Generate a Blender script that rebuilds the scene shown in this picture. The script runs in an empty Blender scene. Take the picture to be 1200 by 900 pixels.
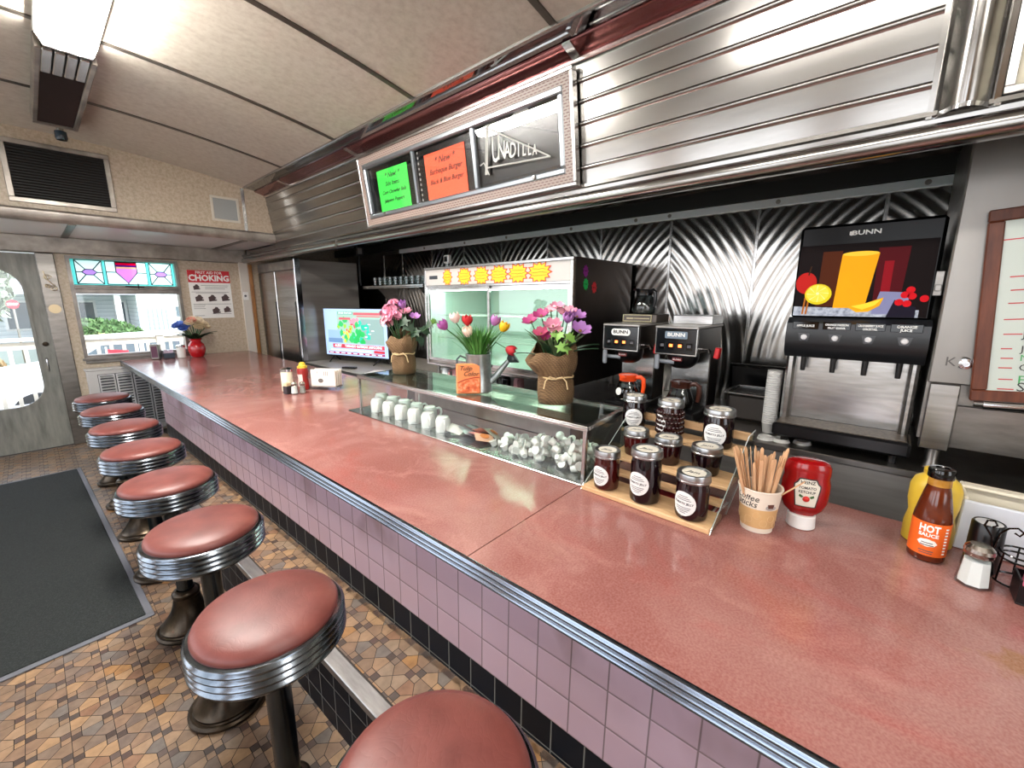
import bpy, bmesh, math, random
from mathutils import Matrix, Vector, Euler
random.seed(7)
SC = bpy.context.scene
COL = SC.collection
PI = math.pi
R90 = Matrix.Rotation(PI/2, 4, 'X')

# ------------------------------------------------------------------ materials
def lin(c):
    return c/12.92 if c <= 0.04045 else ((c+0.055)/1.055)**2.4
def hexc(h):
    h = h.lstrip('#')
    return tuple(lin(int(h[i:i+2], 16)/255) for i in (0, 2, 4)) + (1,)
MATS = {}
def newmat(name):
    m = bpy.data.materials.new(name); m.use_nodes = True
    nt = m.node_tree
    return m, nt, nt.nodes['Principled BSDF']
def setin(b, **k):
    for a, v in k.items():
        n = {'rough': 'Roughness', 'metal': 'Metallic', 'trans': 'Transmission Weight', 'ior': 'IOR', 'coat': 'Coat Weight', 'coatr': 'Coat Roughness',
             'spec': 'Specular IOR Level', 'alpha': 'Alpha', 'sheen': 'Sheen Weight', 'aniso': 'Anisotropic'}[a]
        b.inputs[n].default_value = v
def M(name, col, rough=.5, metal=0, **k):
    if name in MATS: return MATS[name]
    m, nt, b = newmat(name)
    b.inputs['Base Color'].default_value = hexc(col)
    setin(b, rough=rough, metal=metal, **k)
    MATS[name] = m
    return m
def nd(nt, t, **props):
    n = nt.nodes.new(t)
    for k, v in props.items():
        if k.startswith('i_'): n.inputs[int(k[2:])].default_value = v
        else: setattr(n, k, v)
    return n
def ramp(nt, src, stops, interp='LINEAR'):
    r = nt.nodes.new('ShaderNodeValToRGB'); r.color_ramp.interpolation = interp
    e = r.color_ramp.elements
    while len(e) < len(stops): e.new(0.5)
    for i, (p, c) in enumerate(stops):
        e[i].position = p; e[i].color = hexc(c) if isinstance(c, str) else (c, c, c, 1)
    nt.links.new(src, r.inputs['Fac'])
    return r
def coords(nt, scale=(1, 1, 1), loc=(0, 0, 0), rot=(0, 0, 0)):
    t = nt.nodes.new('ShaderNodeTexCoord'); mp = nt.nodes.new('ShaderNodeMapping')
    mp.inputs['Scale'].default_value = scale; mp.inputs['Location'].default_value = loc; mp.inputs['Rotation'].default_value = rot
    nt.links.new(t.outputs['Object'], mp.inputs['Vector'])
    return mp.outputs['Vector']
def noise(nt, vec, scale, detail=4, rough=.55, dist=0):
    n = nt.nodes.new('ShaderNodeTexNoise')
    n.inputs['Scale'].default_value = scale; n.inputs['Detail'].default_value = detail
    n.inputs['Roughness'].default_value = rough; n.inputs['Distortion'].default_value = dist
    nt.links.new(vec, n.inputs['Vector'])
    return n.outputs['Fac']
def bump(nt, b, h, strength=.2, dist=.01):
    bp = nt.nodes.new('ShaderNodeBump'); bp.inputs['Strength'].default_value = strength; bp.inputs['Distance'].default_value = dist
    nt.links.new(h, bp.inputs['Height']); nt.links.new(bp.outputs['Normal'], b.inputs['Normal'])
def mixc(nt, fac, a, b, mode='MIX'):
    n = nt.nodes.new('ShaderNodeMix'); n.data_type = 'RGBA'; n.blend_type = mode
    for s, v in ((0, fac), (6, a), (7, b)):
        if isinstance(v, (int, float)): n.inputs[s].default_value = v
        elif isinstance(v, str): n.inputs[s].default_value = hexc(v)
        else: nt.links.new(v, n.inputs[s])
    return n.outputs[2]
def mnode(nt, op, a, b=None):
    n = nt.nodes.new('ShaderNodeMath'); n.operation = op
    for i, v in enumerate((a, b)):
        if v is None: continue
        if isinstance(v, (int, float)): n.inputs[i].default_value = v
        else: nt.links.new(v, n.inputs[i])
    return n.outputs[0]
def NM(name, stops, scale, rough=.5, metal=0, stretch=(1, 1, 1), detail=4, bumps=0, bscale=None, bdist=.005, dist=0, nrough=.55, **k):
    """noise coloured material"""
    if name in MATS: return MATS[name]
    m, nt, b = newmat(name)
    v = coords(nt, stretch)
    f = noise(nt, v, scale, detail, nrough, dist)
    r = ramp(nt, f, stops)
    nt.links.new(r.outputs['Color'], b.inputs['Base Color'])
    setin(b, rough=rough, metal=metal, **k)
    if bumps:
        f2 = f if bscale is None else noise(nt, v, bscale, 3)
        bump(nt, b, f2, bumps, bdist)
    MATS[name] = m
    return m
def EM(name, col, strength=1.0):
    if name in MATS: return MATS[name]
    m, nt, b = newmat(name)
    b.inputs['Base Color'].default_value = hexc(col)
    b.inputs['Emission Color'].default_value = hexc(col); b.inputs['Emission Strength'].default_value = strength
    setin(b, rough=.3)
    MATS[name] = m
    return m
def PANE(name, tint='#ffffff', refl=1.0, rough=.0):
    """thin flat pane: see-through with a fresnel reflection"""
    if name in MATS: return MATS[name]
    m = bpy.data.materials.new(name); m.use_nodes = True; nt = m.node_tree; nt.nodes.clear()
    o = nt.nodes.new('ShaderNodeOutputMaterial'); t = nt.nodes.new('ShaderNodeBsdfTransparent'); g = nt.nodes.new('ShaderNodeBsdfGlossy')
    t.inputs['Color'].default_value = hexc(tint); g.inputs['Roughness'].default_value = rough
    ge = nt.nodes.new('ShaderNodeNewGeometry'); dt = nt.nodes.new('ShaderNodeVectorMath'); dt.operation = 'DOT_PRODUCT'
    nt.links.new(ge.outputs['Incoming'], dt.inputs[0]); nt.links.new(ge.outputs['Normal'], dt.inputs[1])
    c = mnode(nt, 'SUBTRACT', 1.0, mnode(nt, 'ABSOLUTE', dt.outputs['Value']))
    mu = mnode(nt, 'MULTIPLY', mnode(nt, 'ADD', .04, mnode(nt, 'MULTIPLY', mnode(nt, 'POWER', c, 5.0), .8)), refl)
    mx = nt.nodes.new('ShaderNodeMixShader')
    nt.links.new(mu, mx.inputs['Fac']); nt.links.new(t.outputs[0], mx.inputs[1]); nt.links.new(g.outputs[0], mx.inputs[2]); nt.links.new(mx.outputs[0], o.inputs['Surface'])
    MATS[name] = m
    return m

steel = NM('brushed_steel', [(.3, '#a9a8a6'), (.7, '#c6c5c3')], 9, rough=.24, metal=1, stretch=(1, .12, 6), detail=5, bumps=.03, bdist=.002)
steel_dk = NM('dull_steel', [(.3, '#807c78'), (.7, '#98948f')], 7, rough=.34, metal=1, stretch=(1, 1, 4), bumps=.03, bdist=.002)
steel_hood = NM('hood_steel', [(.3, '#8a8885'), (.7, '#a3a19e')], 3, rough=.2, metal=1, stretch=(1, .4, 3), bumps=.06, bdist=.004)
chrome = M('chrome', '#d2d4d8', .12, 1)
chrome_worn = NM('worn_chrome', [(.3, '#50565c'), (.65, '#7a8087')], 18, rough=.2, metal=1)
bronze = NM('dark_bronze', [(.3, '#231e19'), (.6, '#453b30'), (.8, '#665848')], 14, rough=.3, metal=.9, bumps=.15, bdist=.003)
post_steel = NM('dark_post', [(.3, '#2c3033'), (.7, '#555c5f')], 8, rough=.25, metal=1, stretch=(2, 2, .4))
black_pl = M('black_plastic', '#0d0d0f', .28)
black_gl = M('black_gloss', '#050506', .08)
black_mt = M('black_matte', '#0a0a0b', .6)
white_pl = M('white_plastic', '#e9e9e6', .35)
white_pp = M('white_paper', '#eeeeea', .7)
red_pl = M('red_plastic', '#b3121a', .25)
orange_pl = M('orange_plastic', '#f0501c', .35)
ink = M('black_ink', '#15151a', .7)
gray_ink = M('gray_ink', '#55555a', .7)
cream = M('cream_paint', '#d9d3bd', .5)
glass = PANE('clear_pane')
glass_case = PANE('case_pane', '#fbfcfb', 1.0)

def mat_vinyl():
    m, nt, b = newmat('brown_vinyl'); v = coords(nt)
    f = noise(nt, v, 9, 5)
    r = ramp(nt, f, [(.3, '#5c2c27'), (.55, '#6f3a34'), (.8, '#80483f')])
    nt.links.new(r.outputs['Color'], b.inputs['Base Color'])
    vo = nt.nodes.new('ShaderNodeTexVoronoi'); vo.feature = 'DISTANCE_TO_EDGE'; vo.inputs['Scale'].default_value = 60
    nz = nt.nodes.new('ShaderNodeTexNoise'); nz.inputs['Scale'].default_value = 7
    nt.links.new(v, nz.inputs['Vector'])
    mx = mixc(nt, .25, v, nz.outputs['Color']); nt.links.new(mx, vo.inputs['Vector'])
    h = ramp(nt, vo.outputs['Distance'], [(0, 0.), (.12, 1.)])
    f2 = noise(nt, v, 30, 4)
    hh = mnode(nt, 'ADD', mnode(nt, 'MULTIPLY', h.outputs['Color'], .5), mnode(nt, 'MULTIPLY', f2, .8))
    bump(nt, b, hh, .07, .003)
    setin(b, rough=.42, spec=.4)
    return m
vinyl = mat_vinyl()

def mat_counter():
    m, nt, b = newmat('rose_laminate'); v = coords(nt)
    big = noise(nt, v, 1.5, 5, .6, .6)
    c1 = ramp(nt, big, [(.30, '#85504a'), (.47, '#8f5b54'), (.58, '#996a63'), (.72, '#a67d74')])
    # worn pale scuffs and redder wear patches
    v2 = coords(nt, (1.2, .8, 1), (3, 1, 0))
    w = ramp(nt, noise(nt, v2, 3.2, 8, .72, 1.2), [(.52, 0.), (.72, 1.)])
    c2 = mixc(nt, mnode(nt, 'MULTIPLY', w.outputs['Color'], .45), c1.outputs['Color'], '#c08f86')
    w2 = ramp(nt, noise(nt, coords(nt, (1, .6, 1), (9, 4, 0)), 2.3, 5, .6, .8), [(.56, 0.), (.70, 1.)])
    c3 = mixc(nt, mnode(nt, 'MULTIPLY', w2.outputs['Color'], .55), c2, '#9c4a44')
    # brown worn-through patch by the near end of the counter
    t = nt.nodes.new('ShaderNodeTexCoord'); mp = nt.nodes.new('ShaderNodeMapping'); mp.vector_type = 'POINT'
    mp.inputs['Location'].default_value = (-.50*7, 1.78*3.4, 0); mp.inputs['Scale'].default_value = (7, 3.4, 1)
    nt.links.new(t.outputs['Object'], mp.inputs['Vector'])
    ln = nt.nodes.new('ShaderNodeVectorMath'); ln.operation = 'LENGTH'; nt.links.new(mp.outputs['Vector'], ln.inputs[0])
    d = mnode(nt, 'ADD', ln.outputs['Value'], mnode(nt, 'MULTIPLY', noise(nt, v, 7, 4), 1.3))
    pr = ramp(nt, d, [(.85, 1.), (1.55, 0.)])
    c4 = mixc(nt, mnode(nt, 'MULTIPLY', pr.outputs['Color'], .75), c3, '#8a5a26')
    fine = noise(nt, v, 160, 2)
    c5 = mixc(nt, .12, c4, ramp(nt, fine, [(.35, '#7a3a34'), (.65, '#d8b0a8')]).outputs['Color'])
    nt.links.new(c5, b.inputs['Base Color'])
    rr = ramp(nt, noise(nt, v, 4, 4), [(.3, .10), (.7, .22)])
    nt.links.new(rr.outputs['Color'], b.inputs['Roughness'])
    setin(b, spec=.6)
    return m
rose = mat_counter()

def mat_tiles(name, c1, c2, grout, pitch, phase, rough, gw=.035, spec=.5, axes=(1, 2), scuff=None):
    """glazed square tiles on a plane, laid with straight joints; pitch in metres"""
    m, nt, b = newmat(name)
    t = nt.nodes.new('ShaderNodeTexCoord'); s = nt.nodes.new('ShaderNodeSeparateXYZ'); nt.links.new(t.outputs['Object'], s.inputs[0])
    es, ids = [], []
    for k, ax in enumerate(axes):
        u = mnode(nt, 'DIVIDE', mnode(nt, 'ADD', s.outputs[ax], phase[k]), pitch)
        fr = mnode(nt, 'FRACT', u); ids.append(mnode(nt, 'FLOOR', u))
        es.append(mnode(nt, 'MINIMUM', fr, mnode(nt, 'SUBTRACT', 1.0, fr)))
    e = mnode(nt, 'MINIMUM', es[0], es[1])
    g = ramp(nt, e, [(gw*.6, 0.), (gw*1.1, 1.)])
    cb = nt.nodes.new('ShaderNodeCombineXYZ'); nt.links.new(ids[0], cb.inputs[0]); nt.links.new(ids[1], cb.inputs[1])
    wn = nt.nodes.new('ShaderNodeTexWhiteNoise'); nt.links.new(cb.outputs[0], wn.inputs['Vector'])
    c = mixc(nt, wn.outputs['Value'], c1, c2)
    cc = mixc(nt, g.outputs['Color'], grout, c)
    if scuff:     # brown knee scuffs in blotches along the upper courses
        vv = coords(nt, (1, 1, .6)); n1 = ramp(nt, noise(nt, vv, 3.6, 3), [(.50, 0.), (.66, 1.)])
        zr = ramp(nt, mnode(nt, 'MULTIPLY', s.outputs[2], -1.0), [(.10, 1.), (.24, 0.)])
        cc = mixc(nt, mnode(nt, 'MULTIPLY', mnode(nt, 'MULTIPLY', n1.outputs['Color'], zr.outputs['Color']), .55), cc, scuff)
    nt.links.new(cc, b.inputs['Base Color'])
    bump(nt, b, ramp(nt, e, [(0, 0.), (gw*2.4, 1.)]).outputs['Color'], .35, .003)
    setin(b, rough=rough, spec=spec)
    MATS[name] = m
    return m

def mat_quilt(name, cy, cz):
    """sunburst engine-turned stainless: fans of shallow ripples swept about a far centre"""
    m, nt, b = newmat(name)
    b.inputs['Base Color'].default_value = hexc('#a19f9b'); setin(b, rough=.16, metal=1)
    v = coords(nt, (1, 1, 1), (0, -cy, -cz))
    w = nt.nodes.new('ShaderNodeTexWave'); w.wave_type = 'RINGS'; w.rings_direction = 'X'; w.wave_profile = 'SIN'
    w.inputs['Scale'].default_value = 5.4; w.inputs['Distortion'].default_value = .4; w.inputs['Detail'].default_value = 1; w.inputs['Detail Scale'].default_value = .8
    nt.links.new(v, w.inputs['Vector'])
    bump(nt, b, w.outputs['Fac'], .24, .006)
    return m
quilt = mat_quilt('rippled_steel', 1.1, .25); quilt2 = mat_quilt('rippled_steel_mirrored', -1.1, .25)

# ------------------------------------------------------------------ geometry
class MB:
    def __init__(s): s.bm = bmesh.new(); s.mi = 0; s.mats = []
    def v(s, co, X=None): return s.bm.verts.new(X @ Vector(co) if X is not None else co)
    def f(s, vs):
        try:
            f = s.bm.faces.new(vs); f.material_index = s.mi; return f
        except ValueError: return None
    def box(s, x0, x1, y0, y1, z0, z1, bev=0, X=None):
        if bev:
            bev = min(bev, .49*min(abs(x1-x0), abs(y1-y0), abs(z1-z0)))
            vs = []
            for x, a in ((x0, 1), (x1, -1)):
                for y, c in ((y0, 1), (y1, -1)):
                    for z, d in ((z0, 1), (z1, -1)):
                        vs += [s.v((x, y+c*bev, z+d*bev), X), s.v((x+a*bev, y, z+d*bev), X), s.v((x+a*bev, y+c*bev, z), X)]
            r = bmesh.ops.convex_hull(s.bm, input=vs)
            for g in r['geom']:
                if isinstance(g, bmesh.types.BMFace): g.material_index = s.mi
            return s
        p = [s.v((x, y, z), X) for x in (x0, x1) for y in (y0, y1) for z in (z0, z1)]
        for q in ((0, 1, 3, 2), (4, 6, 7, 5), (0, 4, 5, 1), (2, 3, 7, 6), (0, 2, 6, 4), (1, 5, 7, 3)): s.f([p[i] for i in q])
        return s
    def lathe(s, prof, seg=24, X=None, a0=0, a1=2*PI, sx=1, sy=1):
        full = abs(a1-a0-2*PI) < 1e-6
        n = seg if full else seg+1
        rings = []
        for r, z in prof:
            if r < 1e-6: rings.append([s.v((0, 0, z), X)])
            else: rings.append([s.v((r*sx*math.cos(a0+(a1-a0)*i/seg), r*sy*math.sin(a0+(a1-a0)*i/seg), z), X) for i in range(n)])
        for a, c in zip(rings, rings[1:]):
            for i in range(seg):
                j = (i+1) % n
                if len(a) == 1 and len(c) == 1: continue
                if len(a) == 1: s.f([a[0], c[j], c[i]])
                elif len(c) == 1: s.f([a[i], a[j], c[0]])
                else: s.f([a[i], a[j], c[j], c[i]])
        return s
    def tube(s, pts, r, seg=8, X=None, cap=True, flat=1.0):
        pts = [Vector(p) for p in pts]; rs = r if isinstance(r, (list, tuple)) else [r]*len(pts)
        rings = []; up = None
        for i, p in enumerate(pts):
            d = (pts[min(i+1, len(pts)-1)]-pts[max(i-1, 0)])
            if d.length < 1e-9: d = Vector((0, 0, 1))
            d.normalize()
            if up is None:
                up = Vector((0, 0, 1)) if abs(d.z) < .9 else Vector((1, 0, 0))
            a = d.cross(up)
            if a.length < 1e-5: a = d.orthogonal()
            a.normalize(); c = a.cross(d).normalized(); up = c
            rings.append([s.v(p + rs[i]*(math.cos(2*PI*k/seg)*a + flat*math.sin(2*PI*k/seg)*c), X) for k in range(seg)])
        for a, c in zip(rings, rings[1:]):
            for k in range(seg): s.f([a[k], a[(k+1) % seg], c[(k+1) % seg], c[k]])
        if cap: s.f(rings[0][::-1]); s.f(rings[-1])
        return s
    def prism(s, poly, c0, c1, axis='z', X=None):
        mk = {'x': lambda a, b, c: (c, a, b), 'y': lambda a, b, c: (a, c, b), 'z': lambda a, b, c: (a, b, c)}[axis]
        lo = [s.v(mk(a, b, c0), X) for a, b in poly]; hi = [s.v(mk(a, b, c1), X) for a, b in poly]
        n = len(poly)
        s.f(lo[::-1]); s.f(hi)
        for i in range(n): s.f([lo[i], lo[(i+1) % n], hi[(i+1) % n], hi[i]])
        return s
    def poly(s, pts, X=None): s.f([s.v(p, X) for p in pts]); return s
    def ball(s, c, r, X=None, sc=(1, 1, 1), u=14, w=9):
        X0 = Matrix.Translation(c) @ Matrix.Diagonal((sc[0], sc[1], sc[2], 1))
        if X is not None: X0 = X @ X0
        return s.lathe([(r*math.sin(PI*i/w), -r*math.cos(PI*i/w)) for i in range(w+1)], u, X0)
    def frame(s, a0, a1, b0, b1, w, c0, c1, axis, X=None, bev=0):
        """rectangular frame (four bars) in the plane across axis"""
        for p in ((a0, a1, b0, b0+w), (a0, a1, b1-w, b1), (a0, a0+w, b0+w, b1-w), (a1-w, a1, b0+w, b1-w)):
            if axis == 'y': s.box(p[0], p[1], c0, c1, p[2], p[3], bev, X)
            elif axis == 'x': s.box(c0, c1, p[0], p[1], p[2], p[3], bev, X)
            else: s.box(p[0], p[1], p[2], p[3], c0, c1, bev, X)
        return s
    def build(s, name, mat=None, parent=None, sharp=35, smooth=True, loc=None, rot=None):
        me = bpy.data.meshes.new(name)
        bmesh.ops.recalc_face_normals(s.bm, faces=s.bm.faces[:])
        s.bm.to_mesh(me); s.bm.free()
        for mm in (mat if isinstance(mat, (list, tuple)) else [mat]): me.materials.append(mm)
        if smooth:
            me.polygons.foreach_set('use_smooth', [True]*len(me.polygons))
            me.set_sharp_from_angle(angle=math.radians(sharp))
        o = bpy.data.objects.new(name, me); COL.objects.link(o)
        if parent is not None: o.parent = parent
        if loc is not None: o.location = loc
        if rot is not None: o.rotation_euler = rot
        return o
def holed(mb, outer, inner, c0, c1, axis='y', X=None):
    """plate with one hole: outer and inner outlines, thickness c0..c1"""
    mk = {'x': lambda a, b, c: (c, a, b), 'y': lambda a, b, c: (a, c, b), 'z': lambda a, b, c: (a, b, c)}[axis]
    t = bmesh.new(); loops = []
    for pl in (outer, inner):
        vs = [t.verts.new(mk(a, b, c0)) for a, b in pl]; loops.append(vs)
        for i in range(len(vs)): t.edges.new((vs[i], vs[(i+1) % len(vs)]))
    bmesh.ops.triangle_fill(t, use_beauty=True, use_dissolve=False, edges=t.edges[:])
    t.verts.index_update()
    src = list(t.verts); 
    lo = [mb.v(v.co, X) for v in src]
    dv = Vector(mk(0, 0, c1-c0)); hi = [mb.v(v.co+dv, X) for v in src]
    for fc in t.faces:
        ix = [v.index for v in fc.verts]
        mb.f([lo[i] for i in ix]); mb.f([hi[i] for i in ix[::-1]])
    for vs in loops:
        ix = [v.index for v in vs]
        for i in range(len(ix)):
            a, c = ix[i], ix[(i+1) % len(ix)]
            mb.f([lo[a], lo[c], hi[c], hi[a]])
    t.free()
    return mb
def rrect(a0, a1, b0, b1, r, n=8):
    pts = []
    for cx, cy, s in ((a1-r, b1-r, 0), (a0+r, b1-r, 1), (a0+r, b0+r, 2), (a1-r, b0+r, 3)):
        for i in range(n+1):
            t = PI/2*(s+i/n); pts.append((cx+r*math.cos(t), cy+r*math.sin(t)))
    return pts
def circ(cx, cy, r, n=24, ry=None): return [(cx+r*math.cos(2*PI*i/n), cy+(ry or r)*math.sin(2*PI*i/n)) for i in range(n)]
def tag(o, label, cat, group=None, kind=None):
    o['label'] = label; o['category'] = cat
    if group: o['group'] = group
    if kind: o['kind'] = kind
    return o
def thing(name, label, cat, loc=(0, 0, 0), rz=0, group=None, rot=None):
    o = bpy.data.objects.new(name, None); COL.objects.link(o)
    o.empty_display_size = .05
    o.location = loc; o.rotation_euler = rot if rot is not None else (0, 0, rz)
    return tag(o, label, cat, group)
def struct(o): o['kind'] = 'structure'; return o
def copy_tree(o, parent=None, depth=0):
    c = o.copy(); COL.objects.link(c)
    if parent is not None: c.parent = parent
    for ch in list(o.children): copy_tree(ch, c, depth+1)
    return c
def text(s, size, mat, parent=None, loc=(0, 0, 0), rot=(0, 0, 0), align='CENTER', shear=0, ext=.0006, name='lettering', sx=1, wrap=None, bold=0, X=None):
    cu = bpy.data.curves.new('t', 'FONT'); cu.body = s; cu.size = size; cu.align_x = align; cu.align_y = 'CENTER'; cu.shear = shear
    cu.extrude = ext; cu.offset = bold; cu.resolution_u = 2
    o = bpy.data.objects.new('t', cu); COL.objects.link(o)
    bpy.context.view_layer.update()
    me = bpy.data.meshes.new_from_object(o.evaluated_get(bpy.context.evaluated_depsgraph_get()))
    bpy.data.objects.remove(o)
    if wrap:
        tb_ = bmesh.new(); tb_.from_mesh(me)
        for _ in range(3):
            le = [e for e in tb_.edges if e.calc_length() > .005]
            if not le: break
            bmesh.ops.subdivide_edges(tb_, edges=le, cuts=1)
        bmesh.ops.triangulate(tb_, faces=tb_.faces[:]); tb_.to_mesh(me); tb_.free()
    for v in me.vertices:
        v.co.x *= sx
        if wrap:
            a = v.co.x/wrap; r = wrap+v.co.z
            v.co = (r*math.sin(a), v.co.y, r*math.cos(a)-wrap)
    if X is not None: me.transform(X)
    me.materials.clear(); me.materials.append(mat)
    me.name = name
    q = bpy.data.objects.new(name, me); COL.objects.link(q)
    q.location = loc; q.rotation_euler = rot
    if parent is not None: q.parent = parent
    return q
FRONT = (PI/2, 0, 0)
def scribble(mb, x, z, w, h, y, n=9, t=.0012, X=None, seed=0):
    """a run of handwriting: connected loops, as one thin ribbon"""
    rr = random.Random(seed); pts = []
    for i in range(n*3+1):
        pts.append((x+w*i/(n*3), y, z+h*(rr.random()-.5)*(1 if i % 3 else .5)))
    mb.tube(pts, t, 4, X)
ORD = ['first', 'second', 'third', 'fourth', 'fifth', 'sixth', 'seventh', 'eighth', 'ninth', 'tenth']

# ------------------------------------------------------------------ the place: measures in metres
Y0, H0, SX, SZ = 1.4436, .7628, -.03266, .02027      # the old counter runs a little out of true
def ctop(y): return H0+(y-Y0)*SZ
def cfx(y): return (y-Y0)*SX
YW, YU = 6.369, 5.208
XB = 2.45
ZP = .2716
# ================================================================== ROOM SHELL
tan = NM('tan_laminate', [(.3, '#a5967f'), (.5, '#bbac97'), (.72, '#ccc0ad')], 38, rough=.42, detail=6, nrough=.65)
ceil_m = NM('ceiling_laminate', [(.3, '#b2a99c'), (.5, '#c0b9ac'), (.75, '#ccc7bb')], 26, rough=.33, detail=6, nrough=.65)
soffit_m = M('soffit_white', '#f2f2ef', .2)
batten_m = NM('dark_batten', [(.3, '#4c463f'), (.7, '#6a635a')], 8, rough=.4, metal=.7)
wood = NM('honey_wood', [(.3, '#7a4c20'), (.7, '#a5713a')], 6, rough=.35, stretch=(8, 8, 1))
brown_wood = NM('brown_wood', [(.3, '#4a2314'), (.7, '#6e3a24')], 6, rough=.4, stretch=(6, 6, 1))
aged = NM('aged_trim', [(.3, '#7d7670'), (.55, '#9b948c'), (.75, '#b5ada2')], 7, rough=.35, metal=.55)

# --- mosaic floor: house-shaped pentagons around little four-square clusters
mosaic = bpy.data.materials.new('clay_mosaic'); mosaic.use_nodes = True
_nt = mosaic.node_tree; _b = _nt.nodes['Principled BSDF']
_a = _nt.nodes.new('ShaderNodeVertexColor'); _a.layer_name = 'tile'
_v = coords(_nt); _f = noise(_nt, _v, 30, 5)
_c = mixc(_nt, .5, _a.outputs['Color'], ramp(_nt, _f, [(.25, '#8a8078'), (.75, '#ffffff')]).outputs['Color'], 'MULTIPLY')
_nt.links.new(_c, _b.inputs['Base Color']); setin(_b, rough=.36, spec=.5); bump(_nt, _b, _f, .12, .003)
grout = M('dark_grout', '#2c2622', .8)
TAN = ['#8e7258', '#816752', '#957a5f', '#7c6551', '#887460', '#766456', '#9c7d5c', '#836a53']
ODD = ['#6e5e53', '#645a53', '#936c42', '#805f48', '#6d645d']
DRK = ['#4f3c36', '#463832', '#594942', '#4c423d']
def mosaic_mesh(name, x0, x1, y0, y1, z, ox, oy, a=.108, s=.026, parent=None, slope=None, border=None):
    vs, fs, cs = [], [], []
    g = .0011
    def face(pts, col):
        cx = sum(p[0] for p in pts)/len(pts); cy = sum(p[1] for p in pts)/len(pts)
        q = []
        for x, y in pts:
            d = math.hypot(x-cx, y-cy); k = (d-g*1.3)/d
            q.append((min(max(cx+(x-cx)*k, x0), x1), min(max(cy+(y-cy)*k, y0), y1)))
        if max(p[0] for p in q)-min(p[0] for p in q) < .004 or max(p[1] for p in q)-min(p[1] for p in q) < .004: return
        n = len(vs)
        vs.extend((x, y, z) for x, y in q); fs.append(list(range(n, n+len(q)))); cs.append(hexc(col))
    def col():
        return random.choice(ODD) if random.random() < .24 else random.choice(TAN)
    for i in range(math.floor((x0-ox)/a)-1, math.ceil((x1-ox)/a)+1):
        for j in range(math.floor((y0-oy)/a)-1, math.ceil((y1-oy)/a)+1):
            X, Y = ox+i*a, oy+j*a
            if X+a < x0 or X > x1+a or Y+a < y0 or Y > y1+a: continue
            for dx in (0, 1):
                for dy in (0, 1):
                    c = random.choice(DRK) if (dx+dy) % 2 else random.choice(TAN)
                    x, y = X-s*dx, Y-s*dy
                    face([(x, y), (x+s, y), (x+s, y+s), (x, y+s)], c)
            P, N = a/2, a-s
            face([(X+s, Y), (X+s, Y+s), (X+P, Y+P), (X+N, Y+s), (X+N, Y)], col())
            face([(X+s, Y), (X+N, Y), (X+N, Y-s), (X+P, Y-P), (X+s, Y-s)], col())
            face([(X, Y+s), (X, Y+N), (X+s, Y+N), (X+P, Y+P), (X+s, Y+s)], col())
            face([(X, Y+s), (X-s, Y+s), (X-P, Y+P), (X-s, Y+N), (X, Y+N)], col())
    if border:
        bx0, bx1 = border; k = 0; y = y0; x0b, x1b, x1 = x0, x1, bx1
        while y < y1-.03:
            face([(bx0, y), (bx1, y), (bx1, y+.052), (bx0, y+.052)], random.choice(DRK) if k % 2 else random.choice(TAN))
            y += .052; k += 1
    me = bpy.data.meshes.new(name); me.from_pydata(vs, [], fs)
    ca = me.color_attributes.new('tile', 'FLOAT_COLOR', 'CORNER')
    k = 0
    for f, c in zip(fs, cs):
        for _ in f: ca.data[k].color = c; k += 1
    me.materials.append(mosaic)
    o = bpy.data.objects.new(name, me); COL.objects.link(o)
    if parent is not None: o.parent = parent
    return o
fl = MB().box(-2.4, 2.5, -2.6, YW+.1, -.1, 0).build('floor', grout, smooth=False); struct(fl)
mosaic_mesh('floor_tiles', -1.75, -.2, -.2, YW, .0015, -.018, 1.223, parent=fl)

# --- vaulted ceiling with cross battens
def vault(x): return 2.825-.0585*(x+.75)**2
XC = [-2.4+3.315*i/28 for i in range(29)]
mb = MB()
mb.prism([(x, vault(x)) for x in XC]+[(x, vault(x)+.05) for x in XC[::-1]], -2.6, YU, 'y')
struct(mb.build('ceiling', ceil_m))
for k, y in enumerate((-1.80, -.79, .22, 1.235, 2.245, 3.21, 4.2)):
    mb = MB(); mb.prism([(x, vault(x)-.006) for x in XC]+[(x, vault(x)+.004) for x in XC[::-1]], y-.016, y+.016, 'y')
    struct(mb.build('trim_%d' % (k+1), batten_m))

# --- far end wall: door opening, window opening
def wallbox(mb, x0, x1, z0, z1): mb.box(x0, x1, YW, YW+.12, z0, z1)
mb = MB()
for r in ((-2.4, -1.5, 0, 2.14), (-1.5, -.64, 1.975, 2.14), (-.64, -.43, 0, 2.14), (-.43, .46, 1.965, 2.14), (-.43, .46, 0, .925), (.46, 2.5, 0, 2.14), (-2.4, 2.5, 2.14, 2.9)):
    wallbox(mb, *r)
struct(mb.build('wall_far', tan, smooth=False))
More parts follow.
